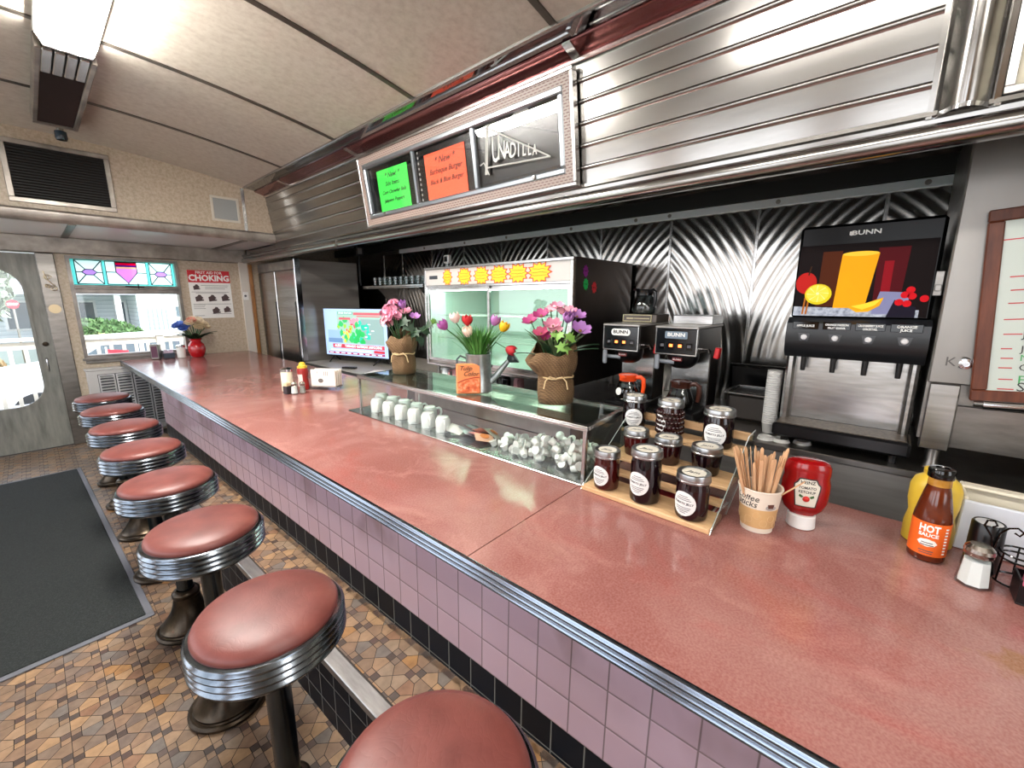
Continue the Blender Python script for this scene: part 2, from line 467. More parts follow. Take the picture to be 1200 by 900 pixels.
# bulkhead over the end of the room
mb = MB(); mb.prism([(-2.4, 2.20), (1.16, 2.20)]+[(x, vault(min(x, .915))) for x in [1.16]+XC[::-1]], YU, YU+.03, 'y')
struct(mb.build('wall_bulkhead', tan))
mb = MB(); mb.box(-2.4, 1.17, YU+.02, YW, 2.136, 2.15)
sf = struct(mb.build('ceiling_soffit', soffit_m, smooth=False))
for x in (-1.4, -.42, .86):
    mb = MB(); mb.box(x-.025, x+.025, YU, YW, 2.128, 2.137); mb.build('soffit_batten', batten_m, sf, smooth=False)
mb = MB(); mb.prism([(YU-.022, 2.150), (YU-.030, 2.165), (YU-.030, 2.215), (YU-.018, 2.232), (YU, 2.232), (YU+.04, 2.135), (YU-.01, 2.135)], -2.4, 1.16, 'x')
struct(mb.build('trim_10', aged))
mb = MB(); mb.prism([(YW-.004, 1.975), (YW-.02, 1.985), (YW-.026, 2.06), (YW-.03, 2.13), (YW, 2.13), (YW, 1.975)], -2.4, 1.18, 'x')
struct(mb.build('trim_11', aged))
mb = MB(); mb.box(.868, .9, YU-.006, YU, 2.232, 2.652, .002)
struct(mb.build('trim_12', steel))
# white post with brown edge where the end wall stops
mb = MB(); mb.box(1.105, 1.205, YW-.03, YW+.02, 0, 1.99, .004); struct(mb.build('trim_13', M('post_white', '#cfc9bf', .5)))
mb = MB(); mb.box(1.206, 1.25, YW-.04, YW+.02, 0, 1.97, .004); struct(mb.build('trim_14', wood))

# --- left side wall with its row of windows, and the wall behind
WN = [(-.85, .55), (.78, 2.18), (2.41, 3.81), (4.02, 6.20)]
mb = MB()
ys = [-2.6]+[v for w in WN for v in w]+[YW]
PIERS = [(ys[i], ys[i+1]) for i in range(0, len(ys), 2)]
mb.box(-2.52, -2.4, -2.6, YW, 0, .85); mb.box(-2.52, -2.4, -2.6, YW, 2.50, 2.75)
struct(mb.build('wall_left', M('pale_wall', '#e6dfd2', .6), smooth=False))
for k, (a, c) in enumerate(PIERS):
    mb = MB(); mb.box(-2.53, -2.39, a, c, .85, 2.50); struct(mb.build('trim_%d' % (50+k), M('gold_pier', '#a8732a', .35), smooth=False))
for k, (a, c) in enumerate(WN):
    mb = MB(); mb.frame(a, c, .85, 2.50, .05, -2.53, -2.38, 'x'); mb.box(-2.5, -2.42, a+.05, c-.05, 1.95, 1.99)
    w = struct(mb.build('window_%d' % (k+2), wood, smooth=False))
mb = MB()
mb.box(-2.4, 2.5, -2.72, -2.6, 0, .85); mb.box(-2.4, 2.5, -2.72, -2.6, 2.45, 2.9)
for a, c in ((-2.4, -1.2), (.2, 2.5)): mb.box(a, c, -2.72, -2.6, .85, 2.45)
struct(mb.build('wall_rear', MATS['pale_wall'], smooth=False))
# --- wall behind the back bar, with fans of rippled steel
mb = MB(); mb.box(XB, XB+.1, -2.6, YW+.1, 0, 2.75); struct(mb.build('wall_right', steel_dk, smooth=False))
qs = [-2.2, -1.35, -.62, .105, .728, 1.295, 1.87, 2.42, 2.99, 3.55, 4.1, 4.7, 5.12]
for k in range(len(qs)-1):
    a, c = qs[k], qs[k+1]
    mb = MB(); n = 1
    mb.box(-.006, 0, -(c-a)/2+.004, (c-a)/2-.004, 0, 1.29)
    o = struct(mb.build('trim_%d' % (20+k), (quilt, quilt2)[k % 2], smooth=False, loc=(XB, (a+c)/2, .80)))
    mb = MB(); mb.box(-.012, 0, c-a-.014, c-a, 0, 1.29); mb.build('panel_joint', steel, o, loc=(0, -(c-a)/2, 0), smooth=False)
mb = MB(); mb.box(XB-.03, XB, -2.2, 4.72, 2.09, 2.136, .003); o = struct(mb.build('trim_40', M('pale_strip', '#e3eaee', .3, .25)))
mb = MB()
for y in (-1.1, -.05, .62, 1.3, 1.56, 2.15, 2.9, 3.5, 4.2): mb.lathe([(0, .006), (.012, .005), (.014, 0)], 12, Matrix.Translation((XB-.03, y, 2.113)) @ Matrix.Rotation(-PI/2, 4, 'Y'))
mb.build('screw_head', steel_dk, o)
mb = MB(); mb.box(XB-.05, XB, -2.6, YW, 2.137, 2.235); struct(mb.build('trim_41', black_mt, smooth=False))
mb = MB(); mb.box(XB-.008, XB, -2.6, 5.1, 2.236, 2.30); struct(mb.build('trim_42', quilt, smooth=False))
mb = MB(); mb.box(1.25, XB, -2.6, YW, 2.30, 2.33); struct(mb.build('ceiling_hood', black_mt, smooth=False))

# --- stainless hood face, rolled rail and its flat top band
hood = thing('stainless_hood', 'long ribbed stainless steel hood front running above the back bar', 'hood', (1.167, 0, 2.0))
def bead(z, r=.007): return [(-r*math.sin(PI*i/6), z+r*1.6*(i/3-1)) for i in range(7)]
prof = [(0, .07)]
for z in (.155, .250, .345, .437, .522): prof += bead(z)
prof += [(0, .607), (.02, .607), (.02, .07)]
LEAN = .125       # the face tips out over the aisle towards its top
prof = [(x-LEAN*(z-.07), z) for x, z in prof]
mb = MB(); mb.prism(prof, .0, YU, 'y'); mb.build('ribbed_face', steel_hood, hood)
mb = MB()
pr = [(.0, .085), (-.014, .079), (-.016, .066), (-.004, .060), (-.002, .046)]+[(.006-.03*math.sin(PI*i/10), .012+.034*math.cos(PI*i/10)) for i in range(11)]+[(.05, -.018), (.05, .30), (.03, .30), (.03, .09)]
mb.prism(pr, -2.6, YW-.03, 'y'); mb.build('rolled_rail', steel_hood, hood)
mb = MB(); mb.box(-.03, .0, 3.79, 3.80, -.022, .045); mb.build('rail_joint', steel_dk, hood, smooth=False)
refl_maroon = NM('maroon_reflection', [(.3, '#7d4746'), (.7, '#94605e')], 3, rough=.14, metal=.85)  # red counter's reflection put into the base colour of the steel band
mb = MB(); mb.prism([(-.168, .636), (-.168, .644), (-.062, .615), (-.062, .607)], -2.6, YU, 'y'); mb.build('top_band', refl_maroon, hood, smooth=False)
mb = MB(); mb.prism([(-.262, .664), (-.262, .672), (-.165, .672), (-.165, .645)], -2.6, YU, 'y'); mb.build('mirror_strip', M('mirror_steel', '#8f9092', .03, 1), hood, smooth=False)
for y in (3.24, 1.24, 4.55):
    mb = MB(); mb.prism([(-.174, .633), (-.174, .64), (-.066, .609), (-.066, .600)], y-.022, y+.022, 'y'); mb.build('band_strip', steel, hood, smooth=False)
mb = MB(); mb.box(-.275, -.255, -2.6, YU, .652, .672, .003); mb.box(-.084, -.062, -2.6, YU, .590, .612, .004); mb.build('edge_moulding', steel, hood)
# scalloped pilaster and cream board at the near end of the hood
SHX = Matrix.Identity(4); SHX[0][2] = -LEAN
pil = thing('scalloped_pilaster', 'curved vertical stainless pilaster at the right-hand end of the ribbed hood', 'pilaster', (1.167, -.075, 2.07))
mb = MB()
pp = [(.0, .075), (-.012, .075), (-.014, .062), (-.006, .056), (-.02, .05)]+[(-.02-.045*math.sin(PI*i/12), .05-.10*i/12) for i in range(13)]+[(-.006, -.056), (-.014, -.062), (-.012, -.075), (.0, -.075)]
mb.prism([(x, y) for x, y in pp], 0, .56, 'z', SHX); mb.build('shaft', steel_hood, pil)
mb = MB(); mb.prism([(x*1.12, y*1.03) for x, y in pp], -.012, .0, 'z'); mb.build('foot_lip', chrome, pil)
brd = thing('cream_board', 'cream painted board beside the pilaster at the top right', 'board', (1.167, -.16, 2.085))
mb = MB(); mb.box(0, .02, -2.4, .0, .012, .575); mb.build('panel', cream, brd, smooth=False)
mb = MB(); mb.box(-.012, .0, -2.4, .008, 0, .02, .002); mb.box(-.012, .0, -.014, .008, .02, .575, .002); mb.build('edge_strip', steel, brd)
mb = MB()
for z in (.06, .155, .27): mb.lathe([(0, .003), (.006, .002), (.007, 0)], 10, Matrix.Translation((0, -.055, z)) @ Matrix.Rotation(-PI/2, 4, 'Y'))
mb.build('nail_head', M('nail_dark', '#4a4036', .5), brd)

mb = MB(); mb.box(-2.7, 2.7, -2.9, 6.7, 2.9, 3.0); mb.box(2.45, 2.7, -2.9, 6.7, 2.6, 2.9); mb.box(-2.7, -2.4, -2.9, 6.7, 2.7, 2.9); struct(mb.build('sun_block_roof', M('sun_block_dark', '#55504a', .8), smooth=False))  # unseen roof, added to stop sun leaking in above the hood
# ================================================================== FAR END WALL FITTINGS
# --- door
door_m = NM('door_grey', [(.3, '#6a6a63'), (.5, '#80807a'), (.75, '#949489')], 5, rough=.45, stretch=(5, 5, .8), detail=6)
mb = MB(); holed(mb, [(-1.49, .01), (-.648, .01), (-.648, 1.965), (-1.49, 1.965)], rrect(-1.36, -.765, .46, 1.83, .22), YW+.01, YW+.055, 'y')
door = struct(mb.build('door_1', door_m))
mb = MB(); mb.box(-1.36, -.765, YW+.028, YW+.034, .46, 1.83); mb.build('door_glass', glass, door, smooth=False)
mb = MB(); holed(mb, rrect(-1.375, -.75, .445, 1.845, .23), rrect(-1.352, -.773, .468, 1.822, .212), YW+.002, YW+.012, 'y'); mb.build('glass_bead', door_m, door)
mb = MB(); mb.tube([(-.715, YW+.01, .80), (-.715, YW-.03, .815), (-.715, YW-.035, .87), (-.715, YW-.03, .925), (-.715, YW+.01, .94)], .008, 8); mb.build('door_handle', chrome, door)
mb = MB(); mb.lathe([(0, .012), (.02, .01), (.024, 0)], 16, Matrix.Translation((-.70, YW+.01, 1.08)) @ Matrix.Rotation(PI/2, 4, 'X')); mb.build('door_lock', bronze, door)
mb = MB(); mb.box(-.648, -.52, YW-.012, YW+.06, 0, 1.975, .006); jamb = struct(mb.build('trim_15', steel_dk))
mb = MB()
for cx, cz, r, s in ((-.595, 1.74, .03, 1), (-.565, 1.63, .032, -1), (-.605, 1.655, .02, 1)):
    mb.tube([(cx+s*r*(1-t/22)*math.cos(t*.55), YW-.013, cz+r*(1-t/22)*math.sin(t*.55)) for t in range(20)], .005, 6)
mb.tube([(-.615, YW-.013, 1.80), (-.60, YW-.013, 1.72), (-.58, YW-.013, 1.69), (-.55, YW-.013, 1.66)], .005, 6)
mb.prism(circ(-.585, 1.43, .045, 20), YW-.016, YW-.012, 'y')
mb.build('scroll_relief', M('brass_pale', '#b7a586', .3, .9), jamb)

# --- window with leaded transom
fr_m = NM('window_frame', [(.3, '#75706c'), (.7, '#918c87')], 9, rough=.35, metal=.7)
mb = MB(); mb.frame(-.445, .475, .905, 1.965, .03, YW-.012, YW+.1, 'y'); mb.box(-.42, .45, YW-.014, YW+.06, 1.585, 1.675, .006); mb.box(-.42, .45, YW-.02, YW+.03, 1.628, 1.655, .006)
win = struct(mb.build('window_1', fr_m))
mb = MB(); mb.box(-.415, .445, YW+.05, YW+.054, .935, 1.585); mb.build('window_pane', glass, win, smooth=False)
mb = MB(); mb.tube([(-.02, YW-.02, 1.665), (.14, YW-.02, 1.660)], .006, 6); mb.tube([(.09, YW-.02, 1.64), (.09, YW-.025, 1.70)], .006, 6); mb.build('latch', black_mt, win)
def TRANS(name, col, s=1.0):
    """coloured translucent glass, lit by the daylight behind it"""
    m = bpy.data.materials.new(name); m.use_nodes = True; nt = m.node_tree; nt.nodes.clear()
    o = nt.nodes.new('ShaderNodeOutputMaterial'); t = nt.nodes.new('ShaderNodeBsdfTransparent'); t.inputs[0].default_value = hexc(col)
    d = nt.nodes.new('ShaderNodeBsdfTranslucent'); d.inputs[0].default_value = hexc(col)
    mx = nt.nodes.new('ShaderNodeMixShader'); mx.inputs[0].default_value = .35
    nt.links.new(t.outputs[0], mx.inputs[1]); nt.links.new(d.outputs[0], mx.inputs[2]); nt.links.new(mx.outputs[0], o.inputs[0])
    return m
g_aqua, g_white, g_pink, g_red, g_violet, g_peach, g_lil = (TRANS('glass_'+n, c) for n, c in (('aqua', '#9fe6df'), ('white', '#e6f6f2'), ('pink', '#e2b0e0'), ('red', '#e0206a'), ('violet', '#7a4ea8'), ('peach', '#f0c8b0'), ('lilac', '#cdb0e2')))
tr = thing('leaded_transom', 'stained glass transom with a pink shield above the far window', 'stained glass', (0, YW+.03, 1.675))
def strip(mb, x0, x1, z0, z1): mb.box(x0, x1, 0, .004, z0, z1)
mb = MB()
for x0, x1 in ((-.412, -.382), (-.178, -.150), (.186, .214), (.412, .442)): strip(mb, x0, x1, 0, .265)
for x0, x1 in ((-.382, -.178), (-.15, .186), (.214, .412)): strip(mb, x0, x1, 0, .012); strip(mb, x0, x1, .253, .265)
mb.build('aqua_border', g_aqua, tr, smooth=False)
def hexa(cx, cz): return [(cx-.058, cz), (cx-.03, cz+.028), (cx+.03, cz+.028), (cx+.058, cz), (cx+.03, cz-.028), (cx-.03, cz-.028)]
mb = MB(); sh = [(-.07, .245), (.106, .245), (.106, .14), (.018, .025), (-.07, .14)]
for cx, a, c in ((-.28, -.382, -.178), (.313, .214, .412)): holed(mb, [(a, .012), (c, .012), (c, .253), (a, .253)], hexa(cx, .132), 0, .004, 'y')
holed(mb, [(-.15, .012), (.186, .012), (.186, .253), (-.15, .253)], sh, 0, .004, 'y'); mb.build('pale_glass', g_white, tr, smooth=False)
mb = MB()
for cx in (-.28, .313): mb.prism(hexa(cx, .132), 0, .004, 'y')
mb.build('lilac_hexagon', g_lil, tr, smooth=False)
mb = MB(); mb.prism([(-.07, .245), (.106, .245), (.106, .218), (-.07, .218)], 0, .004, 'y'); mb.build('red_band', g_red, tr, smooth=False)
mb = MB(); mb.prism([(-.07, .218), (.106, .218), (.106, .200), (-.07, .200)], 0, .004, 'y'); mb.build('violet_band', g_violet, tr, smooth=False)
mb = MB(); mb.prism([(-.07, .200), (.106, .200), (.106, .180), (-.07, .180)], 0, .004, 'y'); mb.build('peach_band', g_peach, tr, smooth=False)
mb = MB(); mb.prism([(-.07, .180), (.106, .180), (.106, .14), (.018, .025), (-.07, .14)], 0, .004, 'y'); mb.build('pink_shield', g_pink, tr, smooth=False)
mb = MB(); lead = .0048
def ln(*p): mb.tube([(x, -.002, z) for x, z in p], lead, 4)
for cx, a, c in ((-.28, -.382, -.178), (.313, .214, .412)):
    h = hexa(cx, .132); ln(*h, h[0]); ln((a, .132), h[0]); ln((c, .132), h[3]); ln((a, .253), h[1]); ln((c, .253), h[2]); ln((a, .012), h[5]); ln((c, .012), h[4]); ln((a, .012), (c, .012), (c, .253), (a, .253), (a, .012))
ln(*sh, sh[0]); ln((-.15, .14), (-.07, .14)); ln((.106, .14), (.186, .14)); ln((.018, .025), (.018, .012)); ln((.018, .253), (.018, .265)); ln((-.15, .012), (.186, .012), (.186, .253), (-.15, .253), (-.15, .012))
mb.build('lead_came', M('lead', '#3a3a3e', .5, .6), tr)
mb = MB(); mb.box(-.46, .50, YW-.06, YW, .885, .908, .004); mb.box(-.44, .48, YW-.03, YW, .85, .885, .004); struct(mb.build('trim_16', fr_m))

# --- radiator cover below the window
heat = thing('radiator_cover', 'grey louvred radiator cover under the far window', 'radiator', (-.46, 6.26, 0))
gm = M('heater_grey', '#cac8c5', .4, .1)
mb = MB(); mb.box(0, .95, 0, .105, .05, .78, .006); mb.box(-.01, .96, -.012, .105, .78, .80, .004); mb.build('casing', gm, heat)
hm = M('louvre_grey', '#cfcfd0', .35, .1)
for k in range(6):
    x = .085+k*.14
    mb = MB(); mb.frame(x, x+.13, .12, .73, .012, -.008, .002, 'y')
    for j in range(19): mb.box(x+.012, x+.118, -.004, .0, 0, .017, X=Matrix.Translation((0, -.004, .137+j*.031)) @ Matrix.Rotation(.5, 4, 'X'))
    mb.build('louvre_panel', hm, heat, smooth=False)
mb = MB(); mb.box(.08, .93, -.0015, -.0003, .115, .735); mb.build('dark_backing', M('heater_dark', '#3a3b3f', .6), heat, smooth=False)

# --- louvred vents on the bulkhead, ceiling duct
vent = thing('louvred_vent', 'large black louvred vent in the tan bulkhead above the door', 'vent', (-.74, YU, 2.27))
mb = MB(); mb.frame(0, .62, 0, .46, .035, -.014, 0, 'y', bev=.003); mb.build('vent_frame', aged, vent)
mb = MB()
for j in range(19): mb.box(.035, .585, -.006, .006, -.001, .002, X=Matrix.Translation((0, -.006, .045+j*.0212)) @ Matrix.Rotation(-.7, 4, 'X'))
mb.build('slat', M('slat_dark', '#2b2927', .4, .5), vent, smooth=False)
mb = MB(); mb.box(.03, .59, -.002, -.0005, .03, .43); mb.build('vent_backing', black_mt, vent, smooth=False)
sg = thing('speaker_grille', 'small white-framed square grille in the tan bulkhead', 'grille', (.588, YU, 2.30))
mb = MB(); mb.frame(0, .25, 0, .24, .022, -.012, 0, 'y', bev=.003); mb.build('grille_frame', M('grille_white', '#cfcabd', .5), sg)
mb = MB(); mb.box(.022, .228, -.007, -.001, .022, .218); mb.build('mesh_face', NM('grille_mesh', [(.4, '#8d908f'), (.6, '#a5a8a6')], 300, rough=.6), sg, smooth=False)
duct = thing('ceiling_duct', 'black ribbed air return panel on the ceiling beyond the light', 'air return', (-.44, 3.36, 0))
mb = MB()
def vz(y, x): return vault(-.44+x)
mb.box(-.115, -.09, 0, 1.36, vault(-.54)-.07, vault(-.54)+.02, .004); mb.box(.09, .115, 0, 1.36, vault(-.34)-.07, vault(-.34)+.02, .004); mb.box(-.115, .115, 1.34, 1.37, vault(-.44)-.07, vault(-.44)+.02, .004); mb.build('side_rail', aged, duct)
mb = MB()
for j in range(40): mb.box(-.09, .09, -.004, .004, 0, .016, X=Matrix.Translation((0, .32+j*.0255, vault(-.44)-.062)) @ Matrix.Rotation(.5, 4, 'X'))
mb.build('slat', black_pl, duct, smooth=False)
mb = MB()
for j in range(4): mb.box(-.09+j*.046, -.05+j*.046, .0, .32, vault(-.44)-.068, vault(-.44)-.052, .004)
mb.build('vane', steel, duct)
mb = MB(); mb.box(-.09, .09, 0, 1.34, vault(-.44)-.04, vault(-.44)-.03); mb.build('dark_backing', black_mt, duct, smooth=False)
sp = thing('sprinkler_head', 'small dark ceiling fitting at the end of the black air return', 'sprinkler', (-.41, 4.86, vault(-.41)-.002))
mb = MB(); mb.lathe([(0, 0), (.04, 0), (.04, -.012), (.02, -.02), (.02, -.05), (0, -.05)], 16); mb.build('mount', aged, sp)
mb = MB(); mb.lathe([(.02, -.05), (.034, -.056), (.036, -.10), (.03, -.115), (0, -.115)], 16); mb.build('dome', M('dome_blue', '#20303c', .2), sp)

# --- ceiling lights
lamp_e = EM('lit_diffuser', '#fffaf3', 60.0); lamp_w = EM('lit_diffuser_weak', '#fffaf3', 15.0)
for k, (y, lab) in enumerate(((1.95, 'long lit fluorescent ceiling light at the upper left'), (-.35, 'lit ceiling light near the camera, seen only as a reflection in the menu box glass'), (-2.2, 'unseen ceiling light added at the rear end of the room for fill'))):  # the last light is unseen, added to even out the room's lighting
    L = thing('ceiling_light', lab, 'ceiling light', (-.44, y, vault(-.44)))
    mb = MB(); mb.box(-.115, .115, 0, 1.33, -.03, .0, .004); mb.build('housing', white_pl, L)
    mb = MB(); mb.prism([(-.11, -.03), (-.085, -.075), (-.03, -.085), (-.012, -.076), (.012, -.076), (.03, -.085), (.085, -.075), (.11, -.03)], .02, 1.31, 'y'); mb.build('diffuser', lamp_w if k else lamp_e, L)
    for yy in (0, 1.31):
        mb = MB(); mb.prism([(-.112, -.03), (-.088, -.082), (.088, -.082), (.112, -.03)], yy, yy+.02, 'y'); mb.build('end_cap', white_pl, L)

# --- first aid poster
po = thing('choking_poster', 'red and white first aid for choking poster on the tan end wall', 'poster', (.555, YW-.004, 1.297))
mb = MB(); mb.box(0, .437, 0, .004, 0, .575); mb.build('sheet', white_pp, po, smooth=False)
mb = MB(); mb.box(0, .437, -.001, .0, .43, .575); mb.build('red_heading', M('poster_red', '#c8202c', .5), po, smooth=False)
text('FIRST AID FOR', .042, white_pp, po, (.218, -.0015, .548), FRONT, bold=.001)
text('CHOKING', .098, white_pp, po, (.218, -.0015, .482), FRONT, bold=.004, sx=.92)
for x, z, s in ((.075, .372, 1), (.09, .24, 1.25), (.225, .24, 1.25), (.365, .245, 1.3), (.25, .09, 1.25), (.37, .10, 1.15)):
    mb = MB(); mb.prism([(x-.03*s, z-.03*s), (x+.034*s, z-.022*s), (x+.036*s, z-.012*s), (x+.018*s, z-.006*s), (x+.034*s, z+.004*s), (x+.02*s, z+.02*s), (x+.012*s, z+.034*s), (x-.006*s, z+.036*s), (x-.014*s, z+.022*s), (x-.034*s, z+.012*s)], -.001, 0, 'y'); mb.build('pictogram', M('poster_dark', '#4a3a3a', .6), po, smooth=False)
mb = MB()
for z, a, c in ((.395, .12, .41), (.375, .16, .40), (.355, .16, .37), (.315, .02, .41), (.30, .06, .38), (.17, .02, .42), (.155, .02, .14), (.135, .02, .13), (.115, .02, .14), (.05, .20, .41), (.03, .02, .12)): mb.box(a, c, -.001, 0, z, z+.004)
mb.build('small_print', gray_ink, po, smooth=False)
sw = thing('light_switch', 'small white switch plate on the white post', 'switch', (1.115, YW-.034, 1.52))
mb = MB(); mb.box(0, .06, -.006, .004, 0, .10, .003); mb.build('plate', white_pl, sw)
mb = MB(); mb.lathe([(0, .012), (.012, .01), (.014, 0)], 12, Matrix.Translation((.022, -.006, .05)) @ Matrix.Rotation(PI/2, 4, 'X')); mb.build('knob', gray_ink, sw)
# ================================================================== COUNTER, STEP, STOOLS
KROT = (.02027, 0, .03267)
KM = Matrix.Translation((0, Y0, H0)) @ Euler(KROT).to_matrix().to_4x4(); KI = KM.inverted()
def K(x, y): return KI @ Vector((x, y, ctop(y)))
ctr = thing('lunch_counter', 'long rose laminate lunch counter with a pink tiled front', 'counter', (0, Y0, H0), rot=KROT)
pink_t = mat_tiles('pink_tile', '#b298a6', '#b9a0ae', '#7a6a70', .105, (0, .155), .16, .022, scuff='#6f554c')
blk_t = mat_tiles('black_tile', '#0b0e14', '#11151d', '#70716d', .105, (.0525, .155), .5, .022, spec=.12)
def backx(y): return K(1.22, y).x
def slab(v0, v1, far=False):
    a, c = K(1.22, Y0+v0), K(1.22, Y0+v1)
    p = [(-.006, v0), (a.x, v0), (c.x, v1), (-.006, v1)]
    if far: p = [(-.006, v0), (a.x, v0), (K(1.10, YW-.035).x, K(1.10, YW-.035).y), (-.006, K(-.18, YW-.006).y)]
    mb = MB(); mb.prism(p, -.012, 0, 'z'); return mb.build('worktop_section', rose, ctr, smooth=False)
slab(-2.45, -.5745); slab(-.5705, 1.505); slab(1.509, 4.92, True)
mb = MB(); mb.prism([(-.012, -2.45), (backx(-1)-.01, -2.45), (backx(4.6)-.01, 3.2), (K(1.05, 6.3).x, 4.82), (-.012, 4.86)], -.05, -.0125, 'z'); mb.build('core_board', M('core_dark', '#241611', .7), ctr, smooth=False)
mb = MB()
pr = [(-.004, .0005), (-.012, .002), (-.017, .0)]
for k in range(3):
    z = -.002-k*.0178
    pr += [(-.018-.005*math.sin(PI*i/6), z-.0155*i/6) for i in range(7)]+[(-.017, z-.0166)]
pr += [(-.015, -.056), (-.004, -.056)]
mb.prism(pr, -2.45, 1.508, 'y'); mb.prism(pr, 1.51, 4.86, 'y'); mb.build('ribbed_edge', M('edge_steel', '#7f8894', .18, 1), ctr)
mb = MB(); mb.box(0, .02, -2.45, 3.215, -.365, -.05); mb.build('pink_tile_front', pink_t, ctr, smooth=False)
mb = MB(); mb.box(.002, .022, -2.45, 3.215, -.485, -.365); mb.build('black_tile_skirting', blk_t, ctr, smooth=False)
mb = MB(); mb.box(.022, 1.0, -2.45, 3.21, -.55, -.05); mb.build('carcass', M('carcass_dark', '#2a2422', .7), ctr, smooth=False)

# the raised foot step below the counter, kept to the same line
stp = bpy.data.objects.new('floor_step', None); COL.objects.link(stp); stp.location = (0, Y0, H0); stp.rotation_euler = KROT; struct(stp)
mb = MB(); mb.box(-.245, .02, -2.45, 3.3, -.98, -.4815); struct(mb.build('step_body', grout, stp, smooth=False))
mosaic_mesh('step_tiles', -.2, .0, -1.6, 3.3, -.4795, -.085, .03, parent=stp, border=(-.024, -.001))
mb = MB(); mb.box(-.252, -.245, -2.45, 3.3, -.98, -.50); mb.build('step_black_tile', blk_t, stp, smooth=False)
mb = MB(); mb.box(-.258, -.205, -2.45, 3.3, -.492, -.4775, .003); mb.box(-.258, -.252, -2.45, 3.3, -.508, -.478, .002); mb.build('step_nosing', NM('nosing_metal', [(.3, '#8f8d8b'), (.7, '#b5b3b0')], 12, rough=.33, metal=.9, stretch=(3, .5, 3)), stp)

# --- floor mat
mat_m = NM('mat_pile', [(.25, '#0c0f0f'), (.5, '#191d1c'), (.8, '#2f3533')], 170, rough=.95, detail=3, bumps=.8, bscale=240, bdist=.006)
mat = thing('entrance_mat', 'dark grey entrance mat with a rubber edge on the tiled floor', 'mat', (-.655, 5.40, .002), rz=.030)
mb = MB(); mb.box(-1.05, -.03, -2.86, -.03, 0, .009, .002); mb.build('carpet', mat_m, mat)
mb = MB(); mb.frame(-1.08, 0, -2.89, 0, .03, 0, .006, 'z', bev=.002); mb.build('rubber_edge', M('rubber_edge', '#5c5d63', .55), mat)

# --- stools
def make_stool():
    r = thing('diner_stool', 'x', 'stool', group='row of red vinyl stools along the counter')
    mb = MB(); mb.lathe([(0, 0), (.126, 0), (.132, .007), (.132, .015), (.124, .021), (.116, .021), (.113, .026), (.114, .034), (.107, .040), (.100, .048), (.084, .07), (.066, .10), (.055, .135), (.05, .165), (.054, .172), (.054, .186), (.046, .196), (.034, .20)], 40)
    mb.build('base', bronze, r)
    mb = MB(); mb.lathe([(.031, .19), (.031, .625), (.05, .638), (.09, .646)], 28); mb.build('post', post_steel, r)
    mb = MB(); p = [(0, .642), (.160, .642), (.174, .645)]
    for k in range(4):
        z = .648+k*.0178
        p += [(.176+.006*math.sin(PI*i/5), z+.0155*i/5) for i in range(6)]+[(.175, z+.0167)]
    p += [(.174, .7205), (.166, .723), (.160, .719), (.0, .719)]
    mb.lathe(p, 56); mb.build('seat_ring', chrome_worn, r)
    mb = MB(); mb.lathe([(.0, .712), (.159, .715), (.166, .723), (.166, .731), (.160, .740), (.142, .748), (.11, .754), (.066, .7575), (.033, .7585), (0, .759)], 56); mb.build('cushion', vinyl, r, sharp=60)
    return r
NEARX = -.43
st0 = make_stool()
SL = ['nearest red vinyl stool, its seat cut off by the bottom of the picture', 'red vinyl stool second from the camera, with cracked creases across its seat', 'third red vinyl stool counting from the camera, its bell foot beside the mat',
      'fourth red vinyl stool counting from the camera, in the middle of the row', 'fifth red vinyl stool counting from the camera', 'sixth red vinyl stool from the camera, third from the far end',
      'red vinyl stool next to the farthest one, before the radiator cover', 'farthest red vinyl stool, at the end of the row by the steel door jamb']
YS = [.47, 1.10, 1.71, 2.30, 2.92, 3.54, 4.16, 4.76]
for k, y in enumerate(YS):
    s = st0 if k == 0 else copy_tree(st0)
    s.location = (-.466 if k else NEARX, y, .0018); s.rotation_euler = (0, 0, .7*k); s['label'] = SL[k]

# ================================================================== GLASS CASE ON THE COUNTER
CX, CY = .712, .897
cz = ctop(CY)
case = thing('glass_display_case', 'low steel-framed glass case on the counter holding mugs and creamers', 'display case', (CX, CY, cz+.0005), rot=(.02027, 0, .057))
CMX = Matrix.Translation((CX, CY, cz)) @ Euler((.02027, 0, .057)).to_matrix().to_4x4()
L, D, HH = 1.70, .41, .246
mb = MB(); mb.box(-.052, D, -.03, L+.05, 0, .007, .002); mb.build('base_plate', steel, case)
for y0, y1 in ((0, .018), (L-.014, L)):
    for x0, x1 in ((0, .018), (D-.018, D)):
        mb = MB(); mb.box(x0, x1, y0, y1, .007, HH-.02, .002); mb.build('corner_post', steel, case)
mb = MB(); mb.box(-.004, .022, -.004, L+.004, HH-.024, HH-.008, .003); mb.box(-.004, .026, -.004, L+.004, HH-.008, HH, .002); mb.box(D-.02, D, 0, L, HH-.024, HH, .003)
for y0, y1 in ((-.004, .02), (L-.016, L+.004)): mb.box(.02, D-.02, y0, y1, HH-.024, HH, .003)
mb.build('top_rail', steel, case)
mb = MB(); mb.box(.012, D-.01, .01, L-.01, HH-.006, HH-.001); mb.build('glass_top', PANE('case_top_pane', '#e6f3ec', 1.6), case, smooth=False)
mb = MB(); mb.box(.006, .009, .018, L-.014, .008, HH-.022); mb.build('glass_front', glass_case, case, smooth=False)
mb = MB(); mb.box(.018, D-.018, .006, .009, .008, HH-.022); mb.build('glass_end', glass_case, case, smooth=False)
mb = MB(); mb.box(.018, D-.018, L-.01, L-.007, .008, HH-.022); mb.build('glass_end', glass_case, case, smooth=False)
dm = NM('sliding_door_steel', [(.3, '#857a78'), (.7, '#9a8f8c')], 6, rough=.28, metal=.8)
